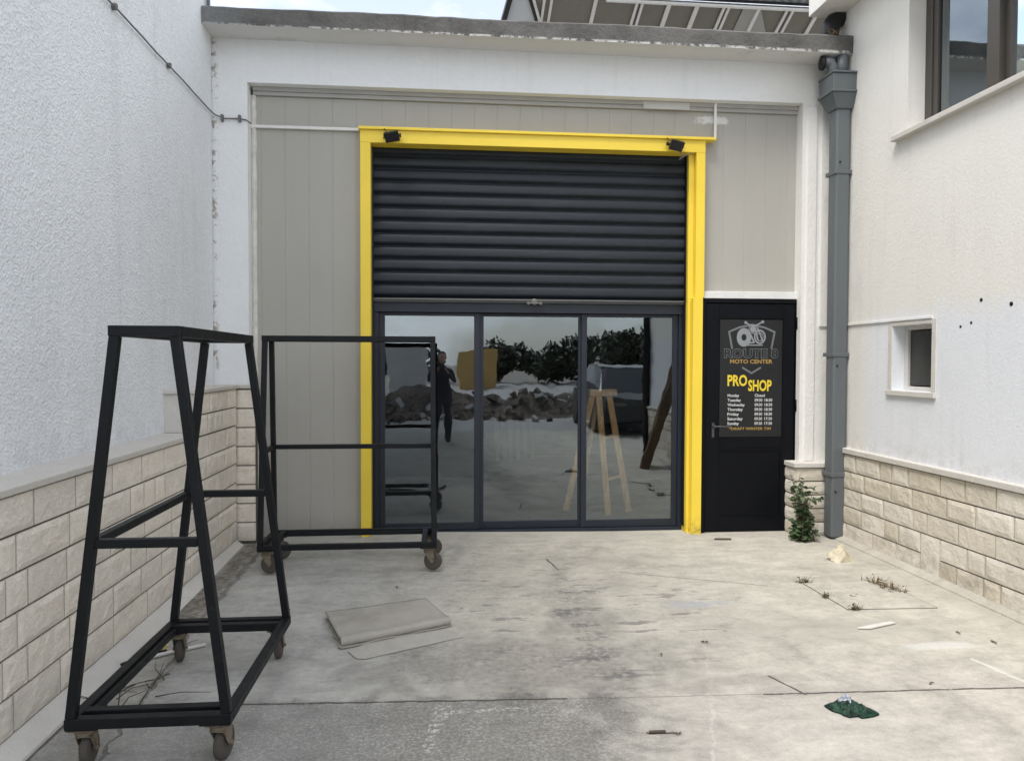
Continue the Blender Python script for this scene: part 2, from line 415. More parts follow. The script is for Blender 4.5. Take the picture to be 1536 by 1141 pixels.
cl = m.mix(cl, (.30, .34, .42), blob(1.64, 4.53, .17, .06, 1.2, 1.6) * n3.step(.35, .6) * .75)
# dirt along the foot of the left wall
dirt = (wx + (n2 - .5) * .25).step(-1.42, -1.5) * y.step(3.9, 4.5) * n2.step(.25, .5)
cl = m.mix(cl, m.mix((.11, .092, .07), (.26, .235, .20), n3.step(.4, .62)), dirt * .85)
cl = m.mix(cl, (.36, .345, .315), x.step(-1.60, -1.615) * (1 - dirt * .5))
# joints and cracks
lines = seg(-1.55, 3.405, .57, 3.30, .010).max(seg(.57, 3.30, 1.5, 3.265, .006) * .4).max(seg(1.5, 3.262, 3.5, 3.20, .010))
lines = lines.max(seg(1.61, 3.45, 1.69, 3.245, .009)).max(seg(1.305, 5.268, 2.243, 4.865, .009) * .7).max(seg(.81, 5.65, .86, 5.35, .010))
lines = lines.max(seg(-1.455, 6.1, -1.43, 4.3, .03, .05) * .6).max(seg(-1.605, 4.6, -1.6, 2.6, .012) * .9).max(seg(-1.43, 4.3, -1.30, 2.6, .010, .05) * .6)
lines = lines.max(seg(.86, 2.96, .98, 2.95, .012, .03)) * n3.step(.28, .5)
cl = m.mix(cl, (.065, .058, .05), lines * .85)
# spilt white paint and lime marks
wh = seg(.0, 3.25, -.06, 2.9, .028, .06, 30).max(seg(.02, 3.215, .42, 3.23, .016, .04, 30)).max(seg(.0, 3.27, .02, 3.2, .05, .06, 30)) * m.noise(42, 4, .7).step(.46, .62) * .8
wh = wh.max(seg(1.5, 4.1, 1.25, 3.3, .012, .07, 5) * n3.step(.4, .6) * .25).max(seg(1.25, 3.3, 1.0, 2.6, .014, .05, 6) * n3.step(.35, .6) * .4)
wh = wh.max(blob(2.72, 3.74, .22, .05, .8, .8) * .5).max(seg(2.76, 3.56, 2.83, 3.28, .018, .03) * .6)
wh = wh.max(m.noise(33, 4, .8).step(.72, .78) * agg * .8)
cl = m.mix(cl, (.66, .65, .62), wh)
m.col(cl)
m.bump(n3 * .5 + n4 * .35 + n2 * .4 - lines * .8, .010, .8)
MT['yard'] = m.m

g = MB()
g.quad((-600, -600, -.06), (600, -600, -.06), (600, 600, -.06), (-600, 600, -.06))
tag(g.build('terrain', 'asphalt', origin=(0, 0, -.06)), kind='structure')
g = MB(); nx, ny = 28, 60
x0, x1, y0, y1 = -2.4, 4.1, -3.0, 6.9
for j in range(ny+1):
    for i in range(nx+1):
        xx = x0+(x1-x0)*i/nx; yy = y0+(y1-y0)*j/ny; g.v.append(Vector((xx, yy, gz(xx, yy))))
for j in range(ny):
    for i in range(nx):
        k = j*(nx+1)+i; g.face((k, k+1, k+nx+2, k+nx+1))
tag(g.build('concrete_yard', 'yard', smooth=True, origin=(0, 0, 0)), kind='structure')
g = MB().box(-30, 30, -34, -3.0, -.05, -.004)
tag(g.build('rear_yard', MT['greywall'], origin=(0, -10, -.05)), kind='structure')

# ------------------------------------------------------------------ STONE CLADDING builder
def blocks(mb, fn, u0, u1, zrows, rnd, wmin=.14, wmax=.42, gap=.0105, cell=.022, amp=.004, tall=.1):
    """split-faced blocks: fn(u, z, d) -> point; d is how far the face stands out"""
    nrow = len(zrows)-1; done = {}
    def one(ua, ub, za, zb):
        mb.tint = max(.01, rnd.random()); nu = max(2, int((ub-ua)/cell)); nz = max(2, int((zb-za)/cell)); s0 = rnd.random()*50
        lift = rnd.uniform(-.004, .005)
        idx = []
        for j in range(nz+1):
            row = []
            for i in range(nu+1):
                u = ua+(ub-ua)*i/nu; zz = za+(zb-za)*j/nz
                edge = min(i, nu-i, j, nz-j)
                d = lift + amp*(fbm(u*14+s0, zz*14, s0, 3)*1.1)
                if edge == 0: d = -.0035
                row.append(len(mb.v)); mb.v.append(Vector(fn(u, zz, d)))
            idx.append(row)
        for j in range(nz):
            for i in range(nu): mb.face((idx[j][i], idx[j][i+1], idx[j+1][i+1], idx[j+1][i]))
        back = [Vector(fn(a, b, -.03)) for a, b in ((ua, za), (ub, za), (ub, zb), (ua, zb))]
        k = len(mb.v); mb.v += back
        B = [k, k+1, k+2, k+3]; C4 = [idx[0][0], idx[0][-1], idx[-1][-1], idx[-1][0]]
        mb.face(tuple(idx[0]) + (B[1], B[0])); mb.face(tuple(r[-1] for r in idx) + (B[2], B[1]))
        mb.face(tuple(reversed(idx[-1])) + (B[3], B[2])); mb.face(tuple(r[0] for r in reversed(idx)) + (B[0], B[3]))
    skip = []
    for r in range(nrow):
        u = u0; za, zb = zrows[r]+gap/2, zrows[r+1]-gap/2
        holes = [h for h in skip if h[0] == r]
        cuts = sorted(holes, key=lambda h: h[1])
        spans = []; cur = u0
        for h in cuts: spans.append((cur, h[1])); cur = h[2]
        spans.append((cur, u1))
        for a, b in spans:
            u = a
            while b-u > .02:
                w = rnd.uniform(wmin, wmax)
                if b-(u+w) < wmin: w = b-u
                w = min(w, b-u)
                if r+1 < nrow and rnd.random() < tall and .1 < w < .24 and u > u0+.05 and u+w < u1-.05 and not any(h[1] < u+w+.01 and h[2] > u-.01 for h in holes):
                    one(u+gap/2, u+w-gap/2, za, zrows[r+2]-gap/2); skip.append((r+1, u, u+w))
                else: one(u+gap/2, u+w-gap/2, za, zb)
                u += w
    mb.tint = 0.

# ------------------------------------------------------------------ LEFT BUILDING
LX = -1.905; LS = -1.69
LB = thing('white_building', 'white roughcast building with a long stone clad base, on the left of the yard', 'building', (LX-3, -2, 0))
w = MB().box(LX-6, LX, -10.5, 6.34, -.05, 6.7)
w.build('wall', 'roughcast', LB)
w = MB().box(LX-6.1, LX+.12, -10.6, 6.34, 6.7, 7.1); w.build('roof_edge', 'slab', LB)
rnd = random.Random(3)
rows = [.07+.1577*i for i in range(7)]
mb = MB(); blocks(mb, lambda u, z_, d: (LS+d, u, z_), 2.0, 6.225, rows, rnd, .15, .46, cell=.024, amp=.0045, tall=.08)
blocks(mb, lambda u, z_, d: (LS+d, u, z_), -10.5, 2.0, rows, rnd, .3, .6, cell=.2, amp=.004, tall=0)
mb.cur = 1; mb.box(LX-.02, LS-.012, -10.5, 6.225, -.02, 1.016)
mb.build('stone_cladding', ['stone_l', 'mortar'], LB)
f = MB().prism([(LS-.03, -10.5, -.03), (-1.60, -10.5, -.03), (-1.612, -10.5, .012), (LS-.004, -10.5, .068), (LS-.03, -10.5, .068)], (0, 16.72, 0)); f.build('plinth', 'beige', LB)
c = MB()
yy = -10.5
while yy < 5.2:
    L = min(rnd.uniform(.8, 1.1), 5.235-yy) if yy < 4.2 else 5.235-yy
    c.box(LX-.02, LS+.012, yy+.0015, yy+L-.0015, 1.018, 1.052); yy += L
c.build('coping', 'cap', LB, bevel=.006)
# raised end of the cladding
mb = MB(); rws = [1.018+.151*i for i in range(3)]
blocks(mb, lambda u, z_, d: (LS+.004+d, u, z_), 5.262, 6.225, rws, rnd, .12, .3, cell=.024, tall=0)
mb.cur = 1; mb.box(LX-.02, LS-.010, 5.262, 6.225, 1.02, 1.318)
mb.cur = 2; mb.box(LX-.02, LS+.002, 5.238, 5.262, 1.053, 1.318)
mb.build('raised_cladding', ['stone_l', 'mortar', 'beige'], LB)
MB().box(LX-.02, LS+.02, 5.215, 6.226, 1.320, 1.352).build('raised_coping', 'cap', LB, bevel=.006)

cb = thing('wall_cable', 'thin grey cable sagging between clips along the top of the rough white wall', 'cable', (LX, 4, 3.58))
pts = []
for i in range(61):
    yv = -1+7.34*i/60; pts.append((LX+.018, yv, 3.592+.002*math.sin(yv*7)+.0012*math.sin(yv*17)))
pts += [(LX+.03, 6.335, 3.585), (-1.80, 6.345, 3.56), (-1.70, 6.346, 3.562), (-1.63, 6.346, 3.555), (-1.60, 6.40, 3.54)]
MB().tube(pts, .0055, 6).build('cord', 'cable', cb, smooth=True)
for yv in (5.35, 4.5, 3.2):
    MB().box(LX-.002, LX+.03, yv-.012, yv+.012, 3.578, 3.612).build('clip', 'cable', cb, bevel=.003)
for xv in (-1.82, -1.68):
    MB().box(xv-.01, xv+.01, 6.328, 6.362, 3.535, 3.59).build('clip', 'cable', cb, bevel=.003)

# ------------------------------------------------------------------ SHOP BUILDING
SH = thing('shop_building', 'low white shop unit with flat concrete roof edge, grey panels and yellow door surround', 'building', (.8, 6.5, 0))
w = MB()
w.box(LX-.3, -1.62, 6.36, 6.60, -.05, 3.87)            # left pilaster
w.box(3.22, 3.75, 6.36, 6.60, -.05, 3.87)              # right pilaster
w.box(LX-.3, 3.75, 6.36, 6.60, 3.87, 4.235)            # beam
w.build('portal', 'plaster', SH)
MB().box(3.392, 3.532, 6.345, 6.362, 1.872, 3.86).build('plaster_pad', 'plaster', SH, bevel=.004)
MB().box(3.262, 3.352, 6.348, 6.362, .657, 3.84).build('pilaster_strip', 'plaster', SH, bevel=.004)
# roof slab with a ragged painted lower edge
sl = MB(); n = 90
xs = [LX-.35+(3.56-LX+.35)*i/n for i in range(n+1)]
for i, xv in enumerate(xs):
    zt = 4.372-.004*math.sin(xv*3)+.006*fbm(xv*5, 0, 0); zb = 4.226-.0035*i/n*4+.004*fbm(xv*8, 3, 0); yf = 6.095+.006*fbm(xv*4, 7, 0)
    sl.v += [Vector((xv, yf, zb)), Vector((xv, yf-.004, zt-.02)), Vector((xv, yf+.02, zt)), Vector((xv, 12, zt)), Vector((xv, 12, zb)), ]
for i in range(n):
    k = i*5
    for a, b in ((0, 1), (1, 2), (2, 3), (3, 4)): sl.face((k+a, k+b, k+5+b, k+5+a))
sl.face((0, 1, 2, 3, 4)); sl.face((n*5, n*5+4, n*5+3, n*5+2, n*5+1))
sl.cur = 1
for i in range(n): k = i*5; sl.face((k, k+5, k+9, k+4))
sl.build('roof_slab', ['slab', 'soffit'], SH)
# interior shell
iw = MB()
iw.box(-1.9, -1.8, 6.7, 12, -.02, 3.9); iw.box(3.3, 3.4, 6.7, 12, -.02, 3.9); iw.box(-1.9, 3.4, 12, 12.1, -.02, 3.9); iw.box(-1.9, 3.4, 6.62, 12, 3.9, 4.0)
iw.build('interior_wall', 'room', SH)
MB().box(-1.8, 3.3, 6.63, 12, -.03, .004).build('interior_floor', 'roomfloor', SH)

def panel_strip(mb, xa, xb, za, zb, y_, pitch=.2, org=-1.54):
    """flat sheet with V grooves every pitch"""
    prof = [(xa, y_)]; k = math.ceil((xa-org)/pitch+.05)
    while org+k*pitch < xb-.01:
        gx = org+k*pitch; prof += [(gx-.0035, y_), (gx-.001, y_+.0025), (gx+.001, y_+.0025), (gx+.0035, y_)]; k += 1
    prof.append((xb, y_))
    mb.ribbon([(a, b, za) for a, b in prof], (0, 0, zb-za))
    mb.box(xa+.002, xb-.002, y_+.012, y_+.06, za, zb)
p = MB(); panel_strip(p, -1.578, -.655, .0, 3.80, 6.48); p.build('side_panel', 'panel', SH)
p = MB(); panel_strip(p, -.655, 2.36, 3.46, 3.80, 6.481, .2, -1.52); p.build('top_panel', 'panel', SH)
p = MB(); panel_strip(p, 2.36, 3.222, 2.19, 3.80, 6.48, .2, -1.465); p.build('side_panel', 'panel', SH)
t = MB(); t.box(-1.60, 3.222, 6.455, 6.60, 3.802, 3.834); t.box(-1.60, 3.222, 6.44, 6.60, 3.8345, 3.8695)
t.build('head_trim', simple('grey_trim', (.40, .395, .375), .6, .15, 6), SH, bevel=.003)
MB().box(1.78, 2.2, 6.4375, 6.4395, 3.80, 3.862).build('tape', simple('pale_tape', (.56, .55, .53), .6, .1, 20), SH)
# left filler strip, lumpy
fl = MB(); n = 70
for i in range(n+1):
    zz = 3.80*i/n; dx = .006*fbm(zz*6, 1, 0); dy = .010*fbm(zz*7, 5, 2)
    fl.v += [Vector((-1.6195, 6.47+dy, zz)), Vector((-1.60+dx, 6.452+dy, zz)), Vector((-1.577+dx, 6.472+dy*.5, zz)), Vector((-1.577+dx, 6.50, zz))]
for i in range(n):
    k = i*4
    for a in range(3): fl.face((k+a, k+a+1, k+a+5, k+a+4))
fl.build('filler_strip', 'foam', SH, smooth=True)
MB().box(3.2225, 3.250, 6.44, 6.60, 2.125, 3.80).build('edge_trim', 'trim', SH, bevel=.003)
MB().box(2.345, 3.250, 6.425, 6.60, 2.124, 2.188).build('door_head_trim', 'trim', SH, bevel=.004)
MB().box(3.232, 3.2605, 6.43, 6.60, -.02, 2.122).build('door_jamb_trim', 'plaster', SH, bevel=.003)
# stone feet of the two pilasters
mb = MB(); blocks(mb, lambda u, z_, d: (u, 6.24-d, z_), LS-.02, -1.545, [.05+.158*i for i in range(9)], rnd, .13, .2, cell=.024, tall=0)
mb.cur = 1; mb.box(LX, -1.552, 6.256, 6.355, -.02, 1.318)
mb.build('pilaster_stone', ['stone_l', 'mortar'], SH)
MB().box(LX, -1.535, 6.228, 6.357, 1.320, 1.350).build('pilaster_coping', 'cap', SH, bevel=.005)
mb = MB(); blocks(mb, lambda u, z_, d: (u, 6.24-d, z_), 3.135, 3.50, [.0+.122*i for i in range(6)], rnd, .16, .3, cell=.024, tall=0)
blocks(mb, lambda u, z_, d: (3.135-d, 6.62-u, z_), .15, .375, [.0+.122*i for i in range(6)], rnd, .2, .3, cell=.024, tall=0)
mb.cur = 1; mb.box(3.15, 3.52, 6.256, 6.47, -.02, .61)
mb.build('pilaster_stone', ['stone_r', 'mortar'], SH)
MB().box(3.115, 3.515, 6.222, 6.43, .612, .655).build('pilaster_coping', 'cap', SH, bevel=.006)

# yellow surround
ys = MB()
ys.box(-.700, -.612, 6.40, 6.62, .0, 3.415)            # left jamb
ys.box(2.256, 2.338, 6.40, 6.60, 2.126, 3.415)         # right jamb, upper
ys.box(2.206, 2.2555, 6.46, 6.61, 2.09, 3.4145)        # inner return
ys.box(2.232, 2.322, 6.385, 6.60, -.01, 2.124)         # right jamb, lower
ys.box(2.203, 2.2315, 6.45, 6.605, -.01, 2.088)
ys.box(-.700, 2.338, 6.40, 6.62, 3.4155, 3.523)        # head
ys.box(-.712, 2.43, 6.378, 6.50, 3.5235, 3.548)        # drip edge
ys.build('door_surround', 'yellow', SH, bevel=.003)
# roller shutter
sh = MB(); pitch = .1125; prof = []
zz = 2.115
while zz < 3.44:
    for t_, d_ in ((.0, .017), (.06, .013), (.14, .002), (.20, -.007), (.26, -.010), (.34, -.0105), (.50, -.0085), (.70, -.0035), (.84, .002), (.91, .009), (.96, .017)):
        prof.append((-.611, 6.545+d_, zz+t_*pitch))
    zz += pitch
sh.ribbon(prof, (2.816, 0, 0))
SHUT = sh.build('roller_shutter', 'shutter', SH, smooth=True)
b = MB(); b.box(-.611, 2.205, 6.532, 6.56, 2.070, 2.108); b.build('bottom_bar', simple('bar_grey', (.055, .058, .062), .5, .3, 10), SHUT, bevel=.004)
MB().box(-.610, 2.204, 6.522, 6.534, 2.090, 2.101).build('bar_lip', 'steel', SHUT, bevel=.003)
lk = MB(); lk.lathe((.82, 6.53, 2.083), (0, -1, 0), [(.028, 0), (.028, .012), (.018, .016)], 20); lk.box(.755, .885, 6.512, 6.530, 2.066, 2.080)
lk.lathe((.765, 6.528, 2.072), (0, -1, 0), [(.016, 0), (.016, .014)], 12); lk.lathe((.875, 6.528, 2.072), (0, -1, 0), [(.016, 0), (.016, .014)], 12)
lk.build('lock', 'steel', SHUT, smooth=False)
MB().box(2.196, 2.204, 6.50, 6.58, .05, 3.41).build('guide_rail', 'matblack', SHUT)
MB().box(-.6115, -.600, 6.50, 6.56, .05, 3.41).build('guide_rail', 'matblack', SHUT)
# sliding glass door
dz = gz
fr = MB(); fr.box(-.611, 2.205, 6.575, 6.68, 2.022, 2.075); fr.box(-.611, -.560, 6.575, 6.68, .03, 2.022); fr.box(2.165, 2.205, 6.575, 6.68, .03, 2.022); fr.box(-.611, 2.205, 6.565, 6.69, -.01, .03)
fr.box(-.611, 2.205, 6.560, 6.574, 1.985, 2.072)
SD = fr.build('sliding_glass_door', 'alu', SH, bevel=.003)
for xa, xb, yo in ((-.560, .337, 6.60), (.320, 1.290, 6.625), (1.262, 2.165, 6.60)):
    L = MB(); L.box(xa, xa+.052, yo, yo+.024, .032, 1.984); L.box(xb-.052, xb, yo, yo+.024, .032, 1.984)
    L.box(xa+.052, xb-.052, yo, yo+.024, .032, .098); L.box(xa+.052, xb-.052, yo, yo+.024, 1.955, 1.984)
    L.build('door_leaf', 'alu', SD, bevel=.003)
    MB().quad((xa+.050, yo+.010, .096), (xb-.050, yo+.010, .096), (xb-.050, yo+.010, 1.957), (xa+.050, yo+.010, 1.957)).build('glass_pane', 'glass', SD)
# black entrance door
d = MB(); Y0 = 6.44
d.box(2.338, 2.372, Y0-.01, Y0+.07, -.01, 2.118); d.box(3.212, 3.2315, Y0-.01, Y0+.07, -.01, 2.118); d.box(2.372, 3.212, Y0-.01, Y0+.07, 2.085, 2.118)
d.box(2.376, 2.500, Y0, Y0+.05, .006, 2.081); d.box(3.100, 3.208, Y0, Y0+.05, .006, 2.081)
d.box(2.500, 3.100, Y0, Y0+.05, 1.945, 2.081); d.box(2.500, 3.100, Y0, Y0+.05, .765, .86); d.box(2.500, 3.100, Y0, Y0+.05, .006, .13)
ED = d.build('entrance_door', 'doorblack', SH, bevel=.004)
lp = MB(); lp.box(2.5, 3.1, Y0+.012, Y0+.04, .13, .765); lp.build('lower_panel', 'doorblack', ED)
up = MB(); up.box(2.5, 3.1, Y0+.012, Y0+.04, .86, 1.945); up.build('upper_panel', 'doorblack', ED)
for a, b_ in ((.13, .765),):
    bd = MB(); bd.box(2.501, 3.099, Y0+.002, Y0+.0118, a+.001, a+.016); bd.box(2.501, 3.099, Y0+.002, Y0+.0118, b_-.016, b_-.001); bd.box(2.501, 2.516, Y0+.002, Y0+.0118, a+.016, b_-.016); bd.box(3.084, 3.099, Y0+.002, Y0+.0118, a+.016, b_-.016)
    bd.build('glazing_bead', 'doorblack', ED)
h = MB(); h.box(2.434, 2.456, Y0-.006, Y0-.0005, .865, 1.0); h.lathe((2.445, Y0-.006, .970), (0, -1, 0), [(.011, 0), (.011, .045)], 12); h.tube([(2.445, Y0-.048, .970), (2.50, Y0-.050, .970), (2.60, Y0-.048, .967)], .007, 10)
h.lathe((2.445, Y0-.007, .885), (0, -1, 0), [(.010, 0), (.010, .006)], 12)
h.build('handle', simple('handle_metal', (.10, .10, .105), .4, .1, 20, metal=.5), ED, smooth=False)
for zz in (.3, 1.1, 1.85):
    MB().lathe((3.222, Y0-.02, zz), (0, 0, 1), [(.010, 0), (.010, .11)], 12).build('hinge', 'doorblack', ED, smooth=True)

# ------------------------------------------------------------------ OPENING HOURS SIGN
SG = thing('opening_hours_sign', 'black shop poster with shield emblem, yellow PRO SHOP and white opening hours', 'sign', (2.8, Y0+.01, .87))
MB().box(2.506, 3.094, Y0+.007, Y0+.0115, .87, 1.935).build('board', 'signblack', SG)
def text(s_, xl, zc, hgt, mat, par, width=None, name='lettering', bold=0., yy=Y0+.0066, align='LEFT', ital=0.):
    cu = bpy.data.curves.new('t', 'FONT'); cu.body = s_; cu.size = 1.; cu.offset = bold; cu.shear = ital; cu.resolution_u = 3; cu.extrude = .002
    to = bpy.data.objects.new('t', cu); COL.objects.link(to)
    me = bpy.data.meshes.new_from_object(to.evaluated_get(bpy.context.evaluated_depsgraph_get()))
    bpy.data.objects.remove(to); bpy.data.curves.remove(cu)
    vs = [v.co for v in me.vertices]; xa, xb = min(v.x for v in vs), max(v.x for v in vs); za, zb = min(v.y for v in vs), max(v.y for v in vs)
    sz = hgt/.72; sx = (width/(xb-xa)) if width else sz
    off = par.location
    for v in me.vertices:
        nx_ = xl+(v.co.x-xa)*sx; nz_ = zc+(v.co.y-.36)*sz; ny_ = yy-(.0004 if v.co.z > 0 else 0)
        v.co = Vector((nx_, ny_, nz_))-off
    me.name = name; me.materials.append(MT[mat])
    o = bpy.data.objects.new(name, me); COL.objects.link(o); o.parent = par; return o
# pixel-derived sign layout, metres on the door plane
em = MB(); yE = Y0+.0060
def line(mb, pts, w, yy=yE, close=False):
    P_ = [Vector((a, yy, b)) for a, b in pts]
    if close: P_.append(P_[0])
    for k, (a, b) in enumerate(zip(P_, P_[1:])):
        dd = (b-a).normalized(); a2 = a-dd*w*.3; b2 = b+dd*w*.3; mb.bar(a2 + Vector((0, -.00006*k, 0)), b2 + Vector((0, -.00006*k, 0)), w, .0006, (0, 1, 0))
EX, EZ = 2.805, 1.775
line(em, [(EX-.185, EZ-.10), (EX-.215, EZ+.05), (EX-.12, EZ+.09), (EX, EZ+.115), (EX+.12, EZ+.09), (EX+.215, EZ+.05), (EX+.185, EZ-.10)], .017)
em.build('shield', 'paint_grey', SG); em = MB()
line(em, [(EX-.085, EZ-.275), (EX, EZ-.325), (EX+.085, EZ-.275)], .016)
em.build('shield_tip', 'paint_grey', SG)
bk = MB(); yB = Y0+.0052
def ring(mb, cx, cz, r0, r1, yy, n=28, a0=0, a1=2*math.pi, sx=1.):
    for k in range(n):
        a, b = a0+(a1-a0)*k/n, a0+(a1-a0)*(k+1)/n
        q = [(cx+sx*r_*math.cos(t_), cz+r_*math.sin(t_)) for r_, t_ in ((r0, a), (r1, a), (r1, b), (r0, b))]
        mb.quad(*[(u, yy, v) for u, v in q])
ring(bk, EX+.075, EZ+.005, .050, .066, yB, sx=.85); ring(bk, EX+.075, EZ+.005, .032, .040, yB, sx=.85)      # front wheel
ring(bk, EX-.075, EZ+.00, .030, .085, yB, sx=.8)                                                           # tank and rear
ring(bk, EX+.01, EZ+.075, .0, .030, yB); ring(bk, EX+.01, EZ+.075, .036, .043, yB)                          # lamp
line(bk, [(EX-.06, EZ+.135), (EX-.02, EZ+.110), (EX+.04, EZ+.110), (EX+.10, EZ+.142)], .013, yB-.0004)      # handlebar
line(bk, [(EX+.03, EZ+.08), (EX+.06, EZ-.03)], .012, yB-.0006); line(bk, [(EX+.055, EZ+.085), (EX+.10, EZ-.03)], .012, yB-.0006)
line(bk, [(EX-.09, EZ+.05), (EX-.01, EZ+.02), (EX+.02, EZ-.045), (EX-.06, EZ-.055)], .014, yB-.0005)
line(bk, [(EX-.10, EZ-.07), (EX+.10, EZ-.07)], .010, yB-.0007)
ring(bk, EX+.10, EZ+.142, 0, .014, yB-.0009, 14); ring(bk, EX-.06, EZ+.135, 0, .014, yB-.0009, 14)
bk.build('motorcycle_emblem', 'paint_silver', SG)
text('ROUTE 8', 2.545, 1.632, .078, 'paint_grey', SG, .51, bold=.055, yy=Y0+.0056)
text('ROUTE 8', 2.548, 1.632, .075, 'signblack', SG, .504, bold=.022, yy=Y0+.0050)
text('MOTO CENTER', 2.602, 1.557, .036, 'paint_gold', SG, .40, bold=.02)
text('PRO', 2.580, 1.386, .098, 'paint_yellow', SG, .185, bold=.03)
text('SHOP', 2.775, 1.340, .098, 'paint_yellow', SG, .222, bold=.03)
days = ['Monday', 'Tuesday', 'Wednesday', 'Thursday', 'Friday', 'Saturday', 'Sunday']
hrs = ['Closed', '09:30   18:30', '09:30   18:30', '09:30   18:30', '09:30   18:30', '09:30   17:30', '09:30   17:30']
for i, (a, b_) in enumerate(zip(days, hrs)):
    zc = 1.248-.0425*i
    text(a, 2.582, zc, .026, 'paint_white', SG, .018*len(a), bold=.018)
    if i == 0: text(b_, 2.838, zc, .026, 'paint_white', SG, .095, bold=.018)
    else:
        text(b_.split()[0], 2.838, zc, .026, 'paint_white', SG, .072, bold=.018); text(b_.split()[1], 2.932, zc, .026, 'paint_white', SG, .072, bold=.018)
text('*DRAFT WINTER TIM', 2.598, .945, .024, 'paint_gold', SG, .395, bold=.015)

# ------------------------------------------------------------------ FACADE FITTINGS
cd = thing('cable_conduit', 'white plastic conduit running level across the grey panel to the yellow frame', 'conduit', (-1.1, 6.46, 3.53))
MB().box(-1.60, -.702, 6.452, 6.478, 3.526, 3.552).build('trunking', 'pvc', cd, bevel=.004)
MB().box(-1.6195, -1.597, 6.448, 6.478, 3.520, 3.556).build('joint', 'pvc', cd, bevel=.004)
cd = thing('cable_conduit', 'short upright white conduit dropping to the right tip of the yellow frame', 'conduit', (2.44, 6.44, 3.55))
MB().box(2.428, 2.450, 6.432, 6.450, 3.549, 3.868).build('trunking', 'pvc', cd, bevel=.003)
MB().box(2.424, 2.454, 6.430, 6.454, 3.70, 3.725).build('clip', 'pvc', cd, bevel=.003)
def flood(x_, label, sgn):
    f = thing('floodlight', label, 'floodlight', (x_, 6.38, 3.45), 'floodlights on the yellow door frame')
    c0 = Vector((x_, 6.315, 3.445)); ax = Vector((1, 0, 0)); rot = Matrix.Rotation(R(38), 3, 'X') @ Matrix.Rotation(R(12*sgn), 3, 'Y')
    a, b, c = rot @ Vector((1, 0, 0)), rot @ Vector((0, 1, 0)), rot @ Vector((0, 0, 1))
    h = MB(); h.obox(c0, a, b, c, .060, .016, .042)
    for k in range(-4, 5): h.obox(c0 + a*k*.013 + b*.021, a, b, c, .002, .008, .036)
    h.build('housing', 'matblack', f, bevel=.003)
    MB().obox(c0 - b*.0175, a, b, c, .052, .0012, .034).build('lens', 'matblack', f)
    k = MB(); k.bar(c0 + a*.066 - c*.005, c0 + a*.066 + Vector((0, .05, .03)), .004, .02, a); k.bar(c0 - a*.066 - c*.005, c0 - a*.066 + Vector((0, .05, .03)), .004, .02, a)
    k.box(x_-.075, x_+.075, 6.366, 6.377, c0.z+.015, c0.z+.04); k.build('bracket', 'matblack', f)
    MB().tube([c0 + b*.03, c0 + Vector((-.03, .045, .05)), (x_-.05, 6.372, 3.50), (x_-.07, 6.374, 3.53)], .004, 6).build('lead', 'matblack', f, smooth=True)
    return f
flood(-.425, 'small black floodlight at the left end of the yellow door head', -1)
f2 = flood(2.045, 'small black floodlight by the right corner of the yellow door head, loose wire hanging', 1)
MB().tube([(2.08, 6.34, 3.42), (2.10, 6.33, 3.36), (2.075, 6.34, 3.33), (2.15, 6.37, 3.38), (2.20, 6.385, 3.40)], .005, 6).build('loose_wire', 'cable', f2, smooth=True)

DP = thing('downpipe', 'grey metal rainwater downpipe with a flared hopper head in the right corner', 'downpipe', (3.44, 6.1, 0))
px0, px1, py0, py1 = 3.382, 3.515, 6.085, 6.215
pp = MB(); pp.box(px0, px1, py0, py1, .012, 3.745); P_ = pp.build('pipe', 'pipe', DP, bevel=.018)
def frustum(mb, z0_, z1_, a, b):
    k = len(mb.v)
    for (xa, xb, ya, yb), zz in ((a, z0_), (b, z1_)): mb.v += [Vector((xa, ya, zz)), Vector((xb, ya, zz)), Vector((xb, yb, zz)), Vector((xa, yb, zz))]
    for q in ((3, 2, 1, 0), (4, 5, 6, 7), (0, 1, 5, 4), (1, 2, 6, 5), (2, 3, 7, 6), (3, 0, 4, 7)): mb.face(tuple(k+i for i in q))
hp = MB(); frustum(hp, 3.735, 3.86, (3.372, 3.527, 6.075, 6.225), (3.318, 3.548, 6.03, 6.27)); frustum(hp, 3.861, 3.885, (3.308, 3.552, 6.02, 6.28), (3.308, 3.552, 6.02, 6.28)); frustum(hp, 3.886, 4.02, (3.322, 3.546, 6.035, 6.27), (3.318, 3.55, 6.03, 6.28)); frustum(hp, 4.021, 4.04, (3.312, 3.556, 6.02, 6.28), (3.312, 3.556, 6.02, 6.28))
hp.build('hopper_head', 'pipe', DP, bevel=.006)
MB().tube([(3.385, 6.16, 4.02), (3.385, 6.16, 4.10), (3.36, 6.16, 4.15), (3.30, 6.17, 4.16)], [.045, .045, .047, .05], 14).build('inlet_elbow', 'pipe', DP, smooth=True)
MB().tube([(3.46, 6.15, 4.02), (3.46, 6.15, 4.21)], .05, 14).build('inlet_pipe', 'pipe', DP, smooth=True)
MB().tube([(3.31, 6.175, 4.155), (3.28, 6.18, 4.155)], [.062, .058], 14).build('inlet_rim', 'matblack', DP, smooth=True)
for zz in (3.18, .55, 1.6): MB().box(px0-.008, px1+.012, py0-.006, py1+.03, zz, zz+.035).build('bracket', 'pipe', DP, bevel=.003)
for zz in (.42, 1.52, 3.28): MB().lathe((3.42, py0+.002, zz), (0, -1, 0), [(.010, 0), (.008, .008)], 10).build('bolt', 'matblack', DP)

